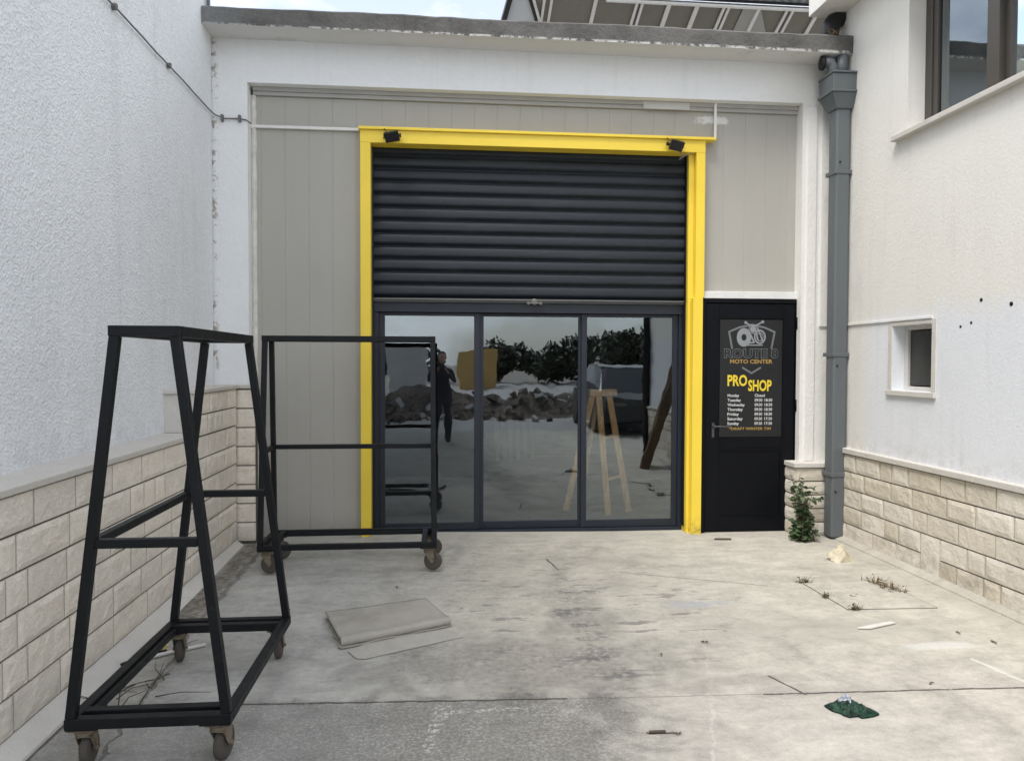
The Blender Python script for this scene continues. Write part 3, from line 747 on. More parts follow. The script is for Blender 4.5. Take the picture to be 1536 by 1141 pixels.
# ------------------------------------------------------------------ RIGHT BUILDING
RX = 3.53; RS = 3.50
RB = thing('cream_building', 'cream and white house with a bronze window upstairs and buff stone base, right of yard', 'building', (6.5, 3.6, 0))
w = MB()
W0, W1, WZ0, WZ1 = 3.72, 5.33, 3.31, 4.42       # big window opening (y, z)
q0, q1, qz0, qz1 = 5.005, 5.475, 1.335, 1.835     # small window opening
Ya, Yb, Zt = .95, 6.34, 4.62
def wallrect(ya, yb, za, zb): w.box(RX, RX+.3, ya, yb, za, zb)
wallrect(Ya, Yb, -.05, qz0); wallrect(Ya, q0, qz0, qz1); wallrect(q1, Yb, qz0, qz1); wallrect(Ya, Yb, qz1, WZ0)
wallrect(Ya, W0, WZ0, WZ1); wallrect(W1, Yb, WZ0, WZ1); wallrect(Ya, Yb, WZ1, Zt)
w.box(RX+.3, RX+6, Ya, Ya+.3, -.05, Zt); w.box(RX+.3, RX+6, 7, 7.3, -.05, Zt); w.box(RX+.001, RX+.3, 6.60, 7.3, 4.4, Zt)
w.build('wall', 'cream', RB)
MB().box(RX-.012, RX+.001, 5.0, 6.335, 1.872, 1.886).build('render_lip', 'cream', RB)
MB().box(RX-.28, RX+6, Ya-.3, 6.34, Zt+.001, Zt+.26).build('eaves_slab', 'cream', RB, bevel=.005)
MB().box(RX+.31, RX+.6, 1.3, 6.3, .0, Zt-.01).build('interior_wall', simple('dim_curtain', (.10, .095, .09), .9, .2, 3), RB)
# bronze window
fm = MB(); fx = RX+.135
fm.box(fx, fx+.07, W0, W0+.05, WZ0, WZ1); fm.box(fx, fx+.07, W1-.075, W1, WZ0, WZ1); fm.box(fx, fx+.07, W0+.05, W1-.075, WZ0, WZ0+.06); fm.box(fx, fx+.07, W0+.05, W1-.075, WZ1-.06, WZ1)
fm.box(fx-.02, fx+.06, 4.555, 4.665, WZ0+.06, WZ1-.06)
WN = fm.build('window', 'brownframe', RB, bevel=.004)
sa = MB(); sa.box(fx+.012, fx+.05, W1-.125, W1-.076, WZ0+.061, WZ1-.061); sa.box(fx+.012, fx+.05, 4.666, W1-.125, WZ0+.061, WZ0+.10); sa.box(fx+.025, fx+.062, 4.50, 4.554, WZ0+.061, WZ1-.061); sa.box(fx+.025, fx+.062, W0+.052, 4.50, WZ0+.061, WZ0+.095)
sa.build('sash', 'brownframe', WN, bevel=.003)
MB().quad((fx+.03, 4.66, WZ0+.09), (fx+.03, W1-.12, WZ0+.09), (fx+.03, W1-.12, WZ1-.05), (fx+.03, 4.66, WZ1-.05)).build('pane', 'winglass', WN)
MB().quad((fx+.045, W0+.04, WZ0+.09), (fx+.045, 4.51, WZ0+.09), (fx+.045, 4.51, WZ1-.05), (fx+.045, W0+.04, WZ1-.05)).build('pane', 'winglass', WN)
MB().box(RX-.055, fx+.002, W0-.10, W1+.13, WZ0-.046, WZ0-.004).build('window_sill', 'cap', RB, bevel=.006)
# small window
sf = MB(); sx = RX+.10
for a in ((q0, q0+.03, qz0, qz1), (q1-.045, q1, qz0, qz1), (q0+.03, q1-.045, qz0, qz0+.03), (q0+.03, q1-.045, qz1-.03, qz1)): sf.box(sx, sx+.05, *a)
SW = sf.build('small_window', 'bulwhite', RB, bevel=.003)
MB().quad((sx+.02, q0+.04, qz0+.04), (sx+.02, q1-.05, qz0+.04), (sx+.02, q1-.05, qz1-.04), (sx+.02, q0+.04, qz1-.04)).build('pane', 'smallglass', SW)
sr = MB(); sr.box(RX-.005, sx+.002, q0-.05, q0-.001, qz0, qz1+.035); sr.box(RX-.005, sx+.002, q1+.001, q1+.05, qz0, qz1+.035); sr.box(RX-.005, sx+.002, q0-.0005, q1+.0005, qz1+.0005, qz1+.0345)
sr.build('window_surround', 'beige', RB, bevel=.003)
MB().box(RX-.022, sx+.002, q0-.055, q1+.055, qz0-.042, qz0-.002).build('window_sill', 'beige', RB, bevel=.004)
rnd = random.Random(11)
mb = MB(); rows = [.0+.1512*i for i in range(6)]
blocks(mb, lambda u, z_, d: (RS-d, u, z_), 2.0, 6.235, rows, rnd, .15, .40, cell=.024, amp=.004, tall=.13)
blocks(mb, lambda u, z_, d: (RS-d, u, z_), .95, 2.0, rows, rnd, .2, .4, cell=.1, tall=0)
mb.cur = 1; mb.box(RS+.012, RX+.02, .95, 6.235, -.02, .757)
mb.build('stone_cladding', ['stone_r', 'mortar'], RB)
c = MB(); yy = .95
while yy < 6.2:
    L = min(rnd.uniform(.7, 1.0), 6.24-yy); L = 6.24-yy if 6.24-yy-L < .3 else L
    c.box(RS-.02, RX+.02, yy+.0015, yy+L-.0015, .760, .806); yy += L
c.build('coping', 'cap', RB, bevel=.006)
MB().prism([(RS+.01, .95, -.02), (RS-.075, .95, -.02), (RS-.07, .95, .008), (RS-.002, .95, .032), (RS+.01, .95, .032)], (0, 5.28, 0)).build('foot_fillet', MT['yard'], RB)
for yv, zv, r_ in ((4.523, 1.962, .014), (4.266, 1.916, .016), (4.712, 1.796, .011), (4.611, 1.818, .011), (3.95, 1.60, .012)):
    MB().lathe((RX-.004, yv, zv), (1, 0, .1), [(r_*.7, 0), (r_, .004), (r_*.9, .02)], 9).build('anchor_hole', 'matblack', RB)

MB().tube([(RX-.06, .98, .0), (RX-.06, .98, 4.6)], .06, 12).build('corner_pipe', 'matblack', RB, smooth=True)
# black drain elbow and dry weed on the slab
el = thing('drain_outlet', 'dark round pipe elbow under the cream eaves at the end of the roof slab', 'pipe', (3.46, 6.3, 4.38))
MB().tube([(3.535, 6.28, 4.60), (3.47, 6.28, 4.58), (3.43, 6.28, 4.53), (3.42, 6.28, 4.46), (3.42, 6.28, 4.385)], [.07, .078, .08, .075, .07], 16).build('elbow', 'matblack', el, smooth=True)
MB().lathe((3.42, 6.28, 4.375), (0, 0, 1), [(.085, 0), (.085, .03)], 16).build('collar', 'matblack', el)

# ------------------------------------------------------------------ BLADES / PLANTS
def blade(mb, p, d, L, w, bend, rnd):
    p = Vector(p); d = Vector(d).normalized(); sd = d.cross(Vector((0, 0, 1))).normalized() if abs(d.z) < .99 else Vector((1, 0, 0))
    sd = (Matrix.Rotation(rnd.uniform(-1.2, 1.2), 3, d) @ sd)
    prev = None
    for i in range(4):
        t_ = i/3; c = p + d*L*t_ + Vector((d.x, d.y, -.5))*bend*L*t_*t_; ww = w*(1-t_)*.5+.0004
        k = len(mb.v); mb.v += [c-sd*ww, c+sd*ww]
        if prev is not None: mb.face((prev, prev+1, k+1, k))
        prev = k
def leaf(mb, p, nrm, dr, L, W):
    p, nrm, dr = Vector(p), Vector(nrm).normalized(), Vector(dr).normalized(); sd = nrm.cross(dr).normalized()
    outl = [(0, 0), (.12, .35), (.34, .5), (.45, .3), (.62, .42), (.82, .22), (1, 0), (.82, -.22), (.62, -.42), (.45, -.3), (.34, -.5), (.12, -.35)]
    mb.poly([p + dr*L*a + sd*W*b + nrm*(.12*L*(abs(b)-.3*a)) for a, b in outl])
def tuft(name, label, x_, y_, n, h_, spread, dark, rnd, elong=(1, 0)):
    mb = MB()
    for i in range(n):
        t_ = rnd.uniform(-1, 1); px = x_ + elong[0]*t_*spread + rnd.gauss(0, .012); py = y_ + elong[1]*t_*spread + rnd.gauss(0, .012)
        mb.tint = clamp(rnd.gauss(dark, .25), .02, 1)
        blade(mb, (px, py, gz(px, py)-.002), (rnd.gauss(0, .55), rnd.gauss(0, .55), 1), h_*rnd.uniform(.4, 1), rnd.uniform(.003, .006), rnd.uniform(.1, .7), rnd)
    for i in range(n//3):
        mb.tint = clamp(rnd.gauss(dark, .25), .02, 1); px = x_+elong[0]*rnd.uniform(-1, 1)*spread; py = y_+elong[1]*rnd.uniform(-1, 1)*spread
        leaf(mb, (px, py, rnd.uniform(.005, h_*.5)), (rnd.gauss(0, .5), rnd.gauss(0, .5), 1), (rnd.gauss(0, 1), rnd.gauss(0, 1), .3), .022, .014)
    o = mb.build(name, 'straw', origin=(x_, y_, 0)); return tag(o, label, 'weed')
rw = random.Random(5)
tag(tuft('weed', 'small grey green weed at the far left corner of the concrete cover', 2.535, 4.91, 46, .075, .035, .55, rw), group='weeds around the concrete cover')
tag(tuft('weed', 'low weed midway along the left edge of the concrete cover', 2.525, 4.59, 36, .05, .04, .6, rw, (.6, .8)), group='weeds around the concrete cover')
tag(tuft('weed', 'little dark weed at the near left corner of the concrete cover', 2.575, 4.335, 40, .06, .03, .75, rw), group='weeds around the concrete cover')
tag(tuft('weed', 'long tuft of dry brown grass along the far right edge of the concrete cover', 3.04, 4.76, 120, .09, .15, .25, rw, (.35, -.95)), group='weeds around the concrete cover')
o = MB()
for i in range(26):
    o.tint = clamp(rw.gauss(.1, .1), .02, 1); px = 3.36+rw.gauss(0, .03)
    blade(o, (px, 6.12+rw.gauss(0, .015), 4.372), (rw.gauss(0, .7), rw.gauss(-.3, .5), 1), rw.uniform(.06, .14), .006, rw.uniform(.3, 1.2), rw)
tag(o.build('weed', 'straw', origin=(3.36, 6.12, 4.372)), 'dry brown weed growing on top of the grey roof slab by the eaves', 'weed')

pl = thing('creeper_plant', 'bushy dark green weed climbing the stone foot of the right pilaster', 'plant', (3.10, 6.08, 0))
st = MB(); lf = MB()
for i in range(16):
    bx, by = 3.115+rw.gauss(0, .035), 6.08+rw.gauss(0, .04); H_ = rw.uniform(.22, .52) if i > 3 else rw.uniform(.45, .60)
    lean = Vector((rw.gauss(0, .04), rw.gauss(0, .035), 0)); pts = [Vector((bx, by, 0)) + lean*t_*t_*1.5 + Vector((rw.gauss(0, .008), rw.gauss(0, .008), H_*t_)) for t_ in (0, .25, .5, .75, 1)]
    st.tube(pts, [.005, .004, .003, .0025, .0015], 5)
    nl = int(H_*62)
    for k in range(nl):
        t_ = rw.uniform(.04, 1); p = pts[min(3, int(t_*4))].lerp(pts[min(3, int(t_*4))+1], t_*4 % 1); a = rw.uniform(0, 6.28)
        dr = Vector((math.cos(a), math.sin(a), rw.uniform(-.4, .4))); lf.tint = clamp(rw.gauss(.35+.25*t_, .25), .02, 1)
        leaf(lf, p + dr*rw.uniform(.005, .04*(1.2-t_)), (rw.gauss(0, .5)+dr.x*.4, rw.gauss(0, .5)-.3, 1), dr, rw.uniform(.035, .065)*(1.15-.35*t_), rw.uniform(.035, .055))
st.build('stem', 'twig', pl); lf.build('foliage', 'leaf', pl)
sm = MB()
for i in range(3):
    a = rw.uniform(-.4, .4); pts = [Vector((3.29, 6.205, .30+.015*i)), Vector((3.31+.02*i, 6.19, .34)), Vector((3.33+.03*i, 6.18, .335+.02*i))]
    sm.tint = 0; sm.tube(pts, .002, 4)
    for k in range(9): sm.tint = rw.uniform(.1, .7); leaf(sm, pts[rw.randint(0, 2)], (rw.gauss(0, .4), -1, .4), (rw.gauss(0, 1), -.2, rw.gauss(0, .6)), .028, .02)
tag(sm.build('wall_weed', 'leaf', origin=(3.3, 6.2, .3)), 'tiny green sprig growing from a joint of the pilaster stone beside the downpipe', 'weed')

# ------------------------------------------------------------------ TROLLEYS
def trolley(label, loc, rot, W, L, wt, shift, H, swiv):
    r = thing('rack_trolley', label, 'trolley', (0, 0, 0), 'black A-frame rack trolleys')
    t = .040; zb = .172; zt = zb+t
    hb, hw = L/2-t/2, W/2-t/2
    fb = MB()
    fb.box(-W/2, W/2, -L/2, -L/2+t, zb, zt); fb.box(-W/2, W/2, L/2-t, L/2, zb, zt)
    fb.box(-W/2, -W/2+t, -L/2+t, L/2-t, zb, zt); fb.box(W/2-t, W/2, -L/2+t, L/2-t, zb, zt)
    fb.box(-W/2+t, W/2-t, -L/2+.072, -L/2+.072+t, zb, zt); fb.box(-W/2+t, W/2-t, L/2-.072-t, L/2-.072, zb, zt)
    fb.box(-W/2+t+.004, -W/2+t+.026, -L/2+.072+t, L/2-.072-t, zb, zt-.012)
    for sx in (-1, 1):
        for sy in (-1, 1):
            fb.prism([(sx*(W/2-.002), sy*(L/2-.002), zb-.006), (sx*(W/2-.12), sy*(L/2-.002), zb-.006), (sx*(W/2-.12), sy*(L/2-.07), zb-.006), (sx*(W/2-.07), sy*(L/2-.12), zb-.006), (sx*(W/2-.002), sy*(L/2-.12), zb-.006)], (0, 0, .0055))
    fb.build('base_frame', 'blacksteel', r, bevel=.003)
    xl, xr = shift-wt/2+t/2, shift+wt/2-t/2; zT = H-t; yt = L/2-t/2-.012
    tops = {(-1, -1): (xl, -yt), (-1, 1): (xl, yt), (1, -1): (xr, -yt), (1, 1): (xr, yt)}
    def at(k, z_):
        u = (z_-zt)/(zT-zt); a = Vector((k[0]*hw, k[1]*hb, zt)); b = Vector((*tops[k], zT)); return a.lerp(b, u)
    for k in tops: MB().bar(at(k, zt-.0), at(k, zT), t-.004, t-.004, (0, 1, 0)).build('post', 'blacksteel', r, bevel=.003)
    tf = MB(); zc = H-t/2
    tf.box(xl-t/2, xr+t/2, -yt-t/2, -yt+t/2, H-t, H); tf.box(xl-t/2, xr+t/2, yt-t/2, yt+t/2, H-t, H)
    tf.box(xl-t/2, xl+t/2, -yt+t/2, yt-t/2, H-t, H); tf.box(xr-t/2, xr+t/2, -yt+t/2, yt-t/2, H-t, H)
    tf.build('top_frame', 'blacksteel', r, bevel=.003)
    zm = .865
    for a, b in (((-1, -1), (1, -1)), ((-1, 1), (1, 1)), ((-1, -1), (-1, 1))):
        p, q = at(a, zm), at(b, zm); dd = (q-p).normalized(); MB().bar(p+dd*.019, q-dd*.019, .034, .034).build('mid_rail', 'blacksteel', r, bevel=.003)
    for i, (sx, sy) in enumerate(((-1, -1), (1, -1), (1, 1), (-1, 1))):
        cx, cy = sx*(W/2-.055), sy*(L/2-.055); ang = R(swiv[i]); dx = Vector((math.cos(ang), math.sin(ang), 0)); ax = Vector((-math.sin(ang), math.cos(ang), 0))
        ra = .067; hub = Vector((cx, cy, ra)) + dx*.028; c = MB()
        c.box(cx-.045, cx+.045, cy-.045, cy+.045, zb-.0135, zb-.0065)
        c.lathe((cx, cy, zb-.036), (0, 0, 1), [(.036, 0), (.040, .008), (.040, .014), (.030, .022)], 20)
        for s_ in (-1, 1):
            o_ = ax*.026*s_
            pts = [Vector((cx, cy, zb-.034))+o_-dx*.034, Vector((cx, cy, zb-.034))+o_+dx*.040, hub+o_+dx*.016+Vector((0, 0, .005)), hub+o_-Vector((0, 0, .016)), hub+o_-dx*.016]
            c.prism([p-ax*.0015 for p in pts], ax*.003)
        c.obox(Vector((cx, cy, zb-.036)), dx, ax, Vector((0, 0, 1)), .036, .0275, .002)
        c.lathe(hub-ax*.036, ax, [(.009, 0), (.009, .072)], 10)
        cs = c.build('caster', 'rust', r)
        wl = MB(); wl.lathe(hub-ax*.019, ax, [(.030, .002), (.052, .0), (.064, .006), (ra, .014), (ra, .024), (.064, .032), (.052, .038), (.030, .036)], 28)
        wl.build('wheel', 'tyre', cs, smooth=False)
    r.location = loc; r.rotation_euler = (0, 0, rot); return r
trolley('black A-frame steel rack trolley on casters, the nearer one by the left stone wall', (-1.098, 3.380, 0), R(-.3), .605, 1.085, .258, -.006, 1.680, (95, 80, 95, 100))
trolley('black A-frame steel rack trolley on casters, parked before the yellow frame', (-.675, 5.56, .028), R(-90), .50, 1.27, .25, .0, 1.705, (98, 84, 75, 100))

# ------------------------------------------------------------------ THINGS LYING ON THE YARD
# folded carpet sheet
fc = MB(); A = Vector((-.545, 3.985, 0)); B = Vector((.045, 4.265, 0)); D = Vector((-.105, 4.66, 0)); C_ = Vector((-.70, 4.45, 0))
nu, nv = 40, 22
def cp(u, v, h_): p = A.lerp(B, u).lerp(C_.lerp(D, u), v); return Vector((p.x, p.y, h_))
def sheet(mb, off, t0, bulge, ext=0., seed=0):
    top = []
    for j in range(nv+1):
        for i in range(nu+1):
            u, v = i/nu, j/nv; hgt = off + bulge*math.exp(-(v/.10)**2)*(.75+.5*fbm(u*3, seed, 0)) + .006*fbm(u*4, v*3, seed) + bulge*.9*math.exp(-(u/.06)**2)*(.4+.6*fbm(v*4, seed, 5))*.7
            p = cp(u+ext*.012*fbm(v*6, seed, 1), v-ext*.012, max(hgt, off*.5)); top.append(p)
    k = len(mb.v); mb.v += top; m_ = (nu+1)
    bot = [Vector((p.x, p.y, max(.002, p.z-t0))) for p in top]; kb = len(mb.v); mb.v += bot
    for j in range(nv):
        for i in range(nu):
            a = j*m_+i; mb.face((k+a, k+a+1, k+a+m_+1, k+a+m_)); mb.face((kb+a, kb+a+m_, kb+a+m_+1, kb+a+1))
    ed = [i for i in range(nu+1)] + [j*m_+nu for j in range(1, nv+1)] + [nv*m_+i for i in range(nu-1, -1, -1)] + [j*m_ for j in range(nv-1, 0, -1)]
    for a, b in zip(ed, ed[1:]+ed[:1]): mb.face((k+a, kb+a, kb+b, k+b))
sheet(fc, .046, .009, .014, 0., 1)
# rolled front fold and the layers beneath
prof = []
for i in range(nu+1):
    u = i/nu; base_ = cp(u, 0, 0); prof.append(base_)
dirv = (A-C_).normalized()
for i in range(nu):
    for a in range(7):
        t0_, t1_ = math.pi/2-math.pi*a/7*.95, math.pi/2-math.pi*(a+1)/7*.95
        def rp(q, t_, u): r_ = .021+.003*fbm(u*4, 2, 9); return prof[q] + dirv*(r_*math.cos(t_)*.9) + Vector((0, 0, .035+r_*math.sin(t_)))
        fc.quad(rp(i, t0_, i/nu), rp(i+1, t0_, (i+1)/nu), rp(i+1, t1_, (i+1)/nu), rp(i, t1_, i/nu))
sheet(fc, .011, .007, .004, 3.2, 4)
o = fc.build('folded_carpet', 'card', smooth=True, origin=(-.33, 4.3, 0))
tag(o, 'folded piece of grey carpet lying on the concrete yard', 'carpet')
th = MB(); th.prism([(-.50, 3.93, .003), (-.445, 3.835, .003), (-.40, 3.825, .003), (.115, 4.085, .003), (.10, 4.13, .003), (.02, 4.22, .003), (-.40, 4.05, .003)], (0, 0, .005))
tag(th.build('thin_board', 'sheetthin', bevel=.001), 'thin dusty board sticking out from under the folded carpet', 'board')
# hatch
hc = MB(); hpts = [(2.519, 4.885), (2.535, 4.345), (3.115, 4.325), (3.085, 4.935)]
hc.prism([(a, b, -.02) for a, b in hpts], (0, 0, .0255)); ho = hc.build('concrete_cover', 'yard', bevel=.004)
tag(ho, 'square concrete inspection cover set in the yard with weeds along its edges', 'cover')
hj = MB()
for (a, b), (c_, d_) in zip(hpts, hpts[1:]+hpts[:1]): hj.bar((a, b, .0015), (c_, d_, .0015), .010, .003)
hj.build('joint', simple('joint_dirt', (.13, .118, .10), .95, .6, 14), ho)
for ch in ho.children: pass
# rock
bm = bmesh.new(); bmesh.ops.create_icosphere(bm, subdivisions=4, radius=1.)
for v in bm.verts:
    p = v.co.normalized(); q = 1+.30*fbm(p.x*1.3+3, p.y*1.3, p.z*1.3, 5)
    for nn, dd in ((Vector((.5, -.6, .6)).normalized(), .62), (Vector((-.7, -.3, .6)).normalized(), .6), (Vector((0, -1, .1)).normalized(), .75), (Vector((.9, .1, .3)).normalized(), .75)):
        e = p.dot(nn)*q
        if e > dd: q *= dd/e
    p = p*q; v.co = Vector((p.x*.105, p.y*.075, max(-.02, p.z*(.085 if abs(p.x) > .5 else .105))))
me = bpy.data.meshes.new('rock'); bm.to_mesh(me); bm.free(); me.materials.append(MT['rock'])
o = bpy.data.objects.new('rock', me); COL.objects.link(o); o.location = (3.115, 5.44, .018); o.rotation_euler = (0, 0, .3)
tag(o, 'rough cream coloured rock sitting on the concrete near the downpipe', 'rock')
# crushed green packet
gp = MB(); n = 26; rg = random.Random(2)
cx, cy = 1.815, 3.07
def gpt(u, v):
    # outline of a crumpled flattened packet, long axis left-far to right-near
    ax_, bx_ = Vector((.098, -.048)), Vector((.034, .062)); wv = (1-abs(u)**2.2)*.95+.05
    p = ax_*u*(1+.10*fbm(v*3, 1, 2)) + bx_*v*wv*(1+.25*fbm(u*3, v, 4))
    hgt = .006 + .040*max(0, (1-abs(u)**2))*(1-v*v)*(.5+.5*fbm(u*4+2, v*4, 1)) + (.026*math.exp(-((u+.25)/.3)**2-((v-.45)/.4)**2))
    return Vector((cx+p.x, cy+p.y, max(.003, hgt+.004*fbm(u*9, v*9, 3)*(1-v*v))))
for j in range(n+1):
    for i in range(n+1): gp.v.append(gpt(-1+2*i/n, -1+2*j/n))
for j in range(n):
    for i in range(n):
        k = j*(n+1)+i; gp.face((k, k+1, k+n+2, k+n+1))
kb = len(gp.v); gp.v += [Vector((v.x, v.y, .001)) for v in gp.v[:kb]]
for j in range(n):
    for i in range(n):
        k = kb+j*(n+1)+i; gp.face((k, k+n+1, k+n+2, k+1))
go = gp.build('crushed_packet', 'foil', origin=(cx, cy, 0)); tag(go, 'crushed dark green bottle or packet with a pale label lying on the concrete', 'litter')
lb = MB()
for i in range(10):
    for j in range(8):
        us = [-.52+.50*(i+a)/10 for a in (0, 1)]; vs = [.12+.74*(j+a)/8 for a in (0, 1)]
        lb.quad(*[gpt(a, b) + Vector((0, -.001, .006)) for a, b in ((us[0], vs[0]), (us[1], vs[0]), (us[1], vs[1]), (us[0], vs[1]))])
lb.build('label_band', 'foilwhite', go)
# bits by the near trolley
o = MB().tube([(-1.56, 3.88, .018), (-1.42, 3.985, .014), (-1.28, 4.08, .012)], .010, 8).build('plastic_tube', 'pvc', smooth=True); tag(o, 'short white plastic tube on the dirt behind the near trolley', 'tube')
bm = bmesh.new(); bmesh.ops.create_icosphere(bm, subdivisions=3, radius=1.)
for v in bm.verts: p = v.co; q = 1+.35*fbm(p.x*2, p.y*2, p.z*2); v.co = Vector((p.x*q*.045, p.y*q*.03, max(-.012, p.z*q*.03)))
me = bpy.data.meshes.new('foam_scrap'); bm.to_mesh(me); bm.free(); me.materials.append(MT['sponge'])
o = bpy.data.objects.new('foam_scrap', me); COL.objects.link(o); o.location = (-1.50, 4.01, .03); tag(o, 'crumbled yellow foam scrap resting on the white plastic tube', 'litter')
rt = random.Random(8)
for i in range(16):
    tw = MB(); a = Vector((-1.43+rt.gauss(0, .07), 3.55+rt.gauss(0, .20), .006)); dd = Vector((rt.gauss(0, .6), rt.gauss(0, 1), rt.uniform(0, .35))).normalized(); L = rt.uniform(.08, .26)
    tw.tube([a, a+dd*L*.5+Vector((rt.gauss(0, .015), 0, .012)), a+dd*L+Vector((rt.gauss(0, .03), 0, .002))], [.003, .0022, .001], 5)
    tag(tw.build('dry_twig', 'twig', smooth=True), 'thin dry twig on the dirt under the near trolley', 'twig', 'dry twigs under the near trolley')
o = MB().tube([(-1.60, 3.80, .03), (-1.52, 3.92, .03), (-1.45, 3.99, .02)], .008, 6).build('black_stick', 'matblack', smooth=True); tag(o, 'thin black stick lying against the white plastic tube', 'stick')
o = MB().prism([(2.40, 4.015, .004), (2.47, 4.0, .004), (2.68, 4.075, .004), (2.66, 4.10, .004), (2.52, 4.06, .004)], (0, 0, .008)).build('wood_splinter', 'beige', bevel=.002); tag(o, 'pale flat wood splinter near the concrete cover', 'splinter')
o = MB().box(.86, .93, 2.948, 2.960, .004, .012).build('metal_strip', 'twig', bevel=.002); tag(o, 'small dark strip lying across the stained concrete at the front', 'strip')
o = MB().prism([(2.36, 6.16, .004), (2.50, 6.14, .004), (2.52, 6.17, .004), (2.38, 6.19, .004)], (0, 0, .008)).build('flat_shard', 'twig', bevel=.002); tag(o, 'flat dark shard lying in front of the black door', 'shard')
# dry leaves: one mesh, copied
lm = MB(); lm.tint = .02
for k in range(2): leaf(lm, (rt.gauss(0, .004), rt.gauss(0, .004), .006+.004*k), (rt.gauss(0, .4), rt.gauss(0, .4), 1), (rt.gauss(0, 1), rt.gauss(0, 1), .15), .035, .024)
l0 = lm.build('dry_leaf', 'twig', origin=(0, 0, 0))
tag(l0, 'small dark dry leaf scattered on the concrete', 'leaf', 'dry leaves scattered on the yard')
spots = [(1.93, 4.15), (1.15, 3.75), (1.45, 3.9), (.12, 4.55), (1.62, 4.05), (2.35, 3.3), (.98, 2.93), (-.3, 5.0), (2.95, 3.9), (3.05, 3.75), (2.75, 4.62), (2.7, 4.58), (-.95, 4.6), (-1.02, 4.9)]
for i, (a, b) in enumerate(spots):
    o = l0 if i == 0 else l0.copy()
    if i: COL.objects.link(o)
    o.location = (a, b, gz(a, b)+.001); o.rotation_euler = (0, 0, rt.uniform(0, 6.28)); s_ = rt.uniform(.35, .7); o.scale = (s_, s_, s_)

# ------------------------------------------------------------------ INSIDE THE SHOP
te = thing('timber_trestle', 'pale wooden A-frame trestle standing inside behind the glass door', 'trestle', (1.6, 7.4, 0))
ap = Vector((1.56, 7.42, 1.24)); ap2 = Vector((1.70, 7.42, 1.22))
legs = [((1.28, 7.53, .005), ap + Vector((-.02, 0, 0))), ((1.665, 7.24, .005), ap + Vector((.03, -.03, 0))), ((1.915, 7.38, .005), ap2 + Vector((.01, .02, 0))), ((1.52, 7.95, .005), ap + Vector((.05, .06, 0)))]
for i, (a, b) in enumerate(legs): MB().bar(a, b, .062 if i < 3 else .035, .040, (0, 1, 0)).build('leg', 'pine', te, bevel=.003)
for u in (.28, .62): MB().bar(Vector(legs[1][0]).lerp(legs[1][1], u), Vector(legs[2][0]).lerp(legs[2][1], u+.03), .012, .03).build('crossbar', 'pine', te)
MB().box(1.50, 1.78, 7.36, 7.46, 1.20, 1.27).build('head_block', 'pine', te, bevel=.004)
pk = thing('plank_bundle', 'dark brown planks leaning against the cream house wall, reflected in the right glass leaf', 'planks', (3.1, 2.6, 0))
for k in range(5): MB().bar((2.93+.03*k, 2.82-.10*k, .0), (3.47+.004*k, 2.62-.03*k, 1.42+.05*(k % 3)), .13, .028, (0, 1, 0)).build('plank', 'board', pk)
pt = thing('leaning_slats', 'pale wooden slats standing against the back of the shop', 'slats', (1.1, 11.4, 0))
for k in range(6): MB().bar((.85+.11*k, 11.35, .0), (.87+.11*k, 11.75, .75+.2*((k*7) % 3)), .055, .02, (0, 1, 0)).build('slat', 'pale_board', pt)

# ------------------------------------------------------------------ BEHIND THE SHOP: canopy building
CB = thing('canopy_building', 'building behind the shop roof with a sloping brown glazed canopy and white ribs', 'building', (5, 14, 0))
MB().box(1.5, 12, 14.4, 22, -.05, 7.3).build('wall', 'plaster', CB)
dn = Vector((0, .923, -.385)); up_n = Vector((0, .385, .923)); E0 = 13.0; EZ0 = 8.0
def cpnt(x_, t_, lift=0.): return Vector((x_, E0, EZ0)) + dn*t_ + up_n*lift
cp_ = MB(); cp_.poly([cpnt(1.45, 0, .02), cpnt(12, 0, .02), cpnt(12, 1.6, .02), cpnt(1.85, 1.6, .02)]); cp_.prism([cpnt(1.45, 0, .025), cpnt(12, 0, .025), cpnt(12, 1.6, .025), cpnt(1.85, 1.6, .025)], up_n*.02); cp_.build('canopy_panel', 'canopy', CB)
MB().prism([cpnt(5.45, 0, -.004), cpnt(5.75, 0, -.004), cpnt(6.35, 1.0, -.004), cpnt(5.45, 1.0, -.004)], up_n*.006).build('milky_pane', 'canopy2', CB)
for xv, ww in ((1.80, .045), (1.93, .045), (2.72, .06), (3.47, .045), (3.57, .045), (4.06, .075), (4.58, .075), (5.08, .045), (5.17, .045), (5.73, .06), (6.27, .045), (6.38, .045), (6.86, .06), (7.7, .06)):
    MB().bar(cpnt(xv, .0, -.02), cpnt(xv, 1.5, -.02), ww, .04, up_n).build('rib', 'trim', CB)
MB().bar(cpnt(2.9, .015, -.022), cpnt(12, .015, -.022), .035, .05, up_n).build('edge_rail', 'trim', CB)
MB().bar(cpnt(1.25, -.4, -.04), cpnt(1.10, .6, -.04), .09, .09, up_n).build('end_strut', 'matblack', CB)
MB().bar(cpnt(1.38, -.4, -.04), cpnt(1.74, .6, -.04), .05, .06, up_n).build('end_strut', 'matblack', CB)
MB().bar(cpnt(1.44, -.4, -.04), cpnt(1.80, .6, -.04), .045, .05, up_n).build('end_strut', 'trim', CB)
MB().prism([cpnt(1.28, -.3, -.03), cpnt(1.36, -.3, -.03), cpnt(1.72, .6, -.03), cpnt(1.14, .6, -.03)], up_n*.004).build('end_pane', simple('pale_pane', (.55, .60, .64), .4, .08, 2), CB)
cr = MB(); prof = []
for i in range(241):
    xv = 2.3+.04*i; prof.append(cpnt(xv, -.03, .075+.028*math.sin(xv*2*math.pi/.16)))
cr.ribbon(prof, dn*-1.2); cr.build('corrugated_roof', 'corr', CB, smooth=True)
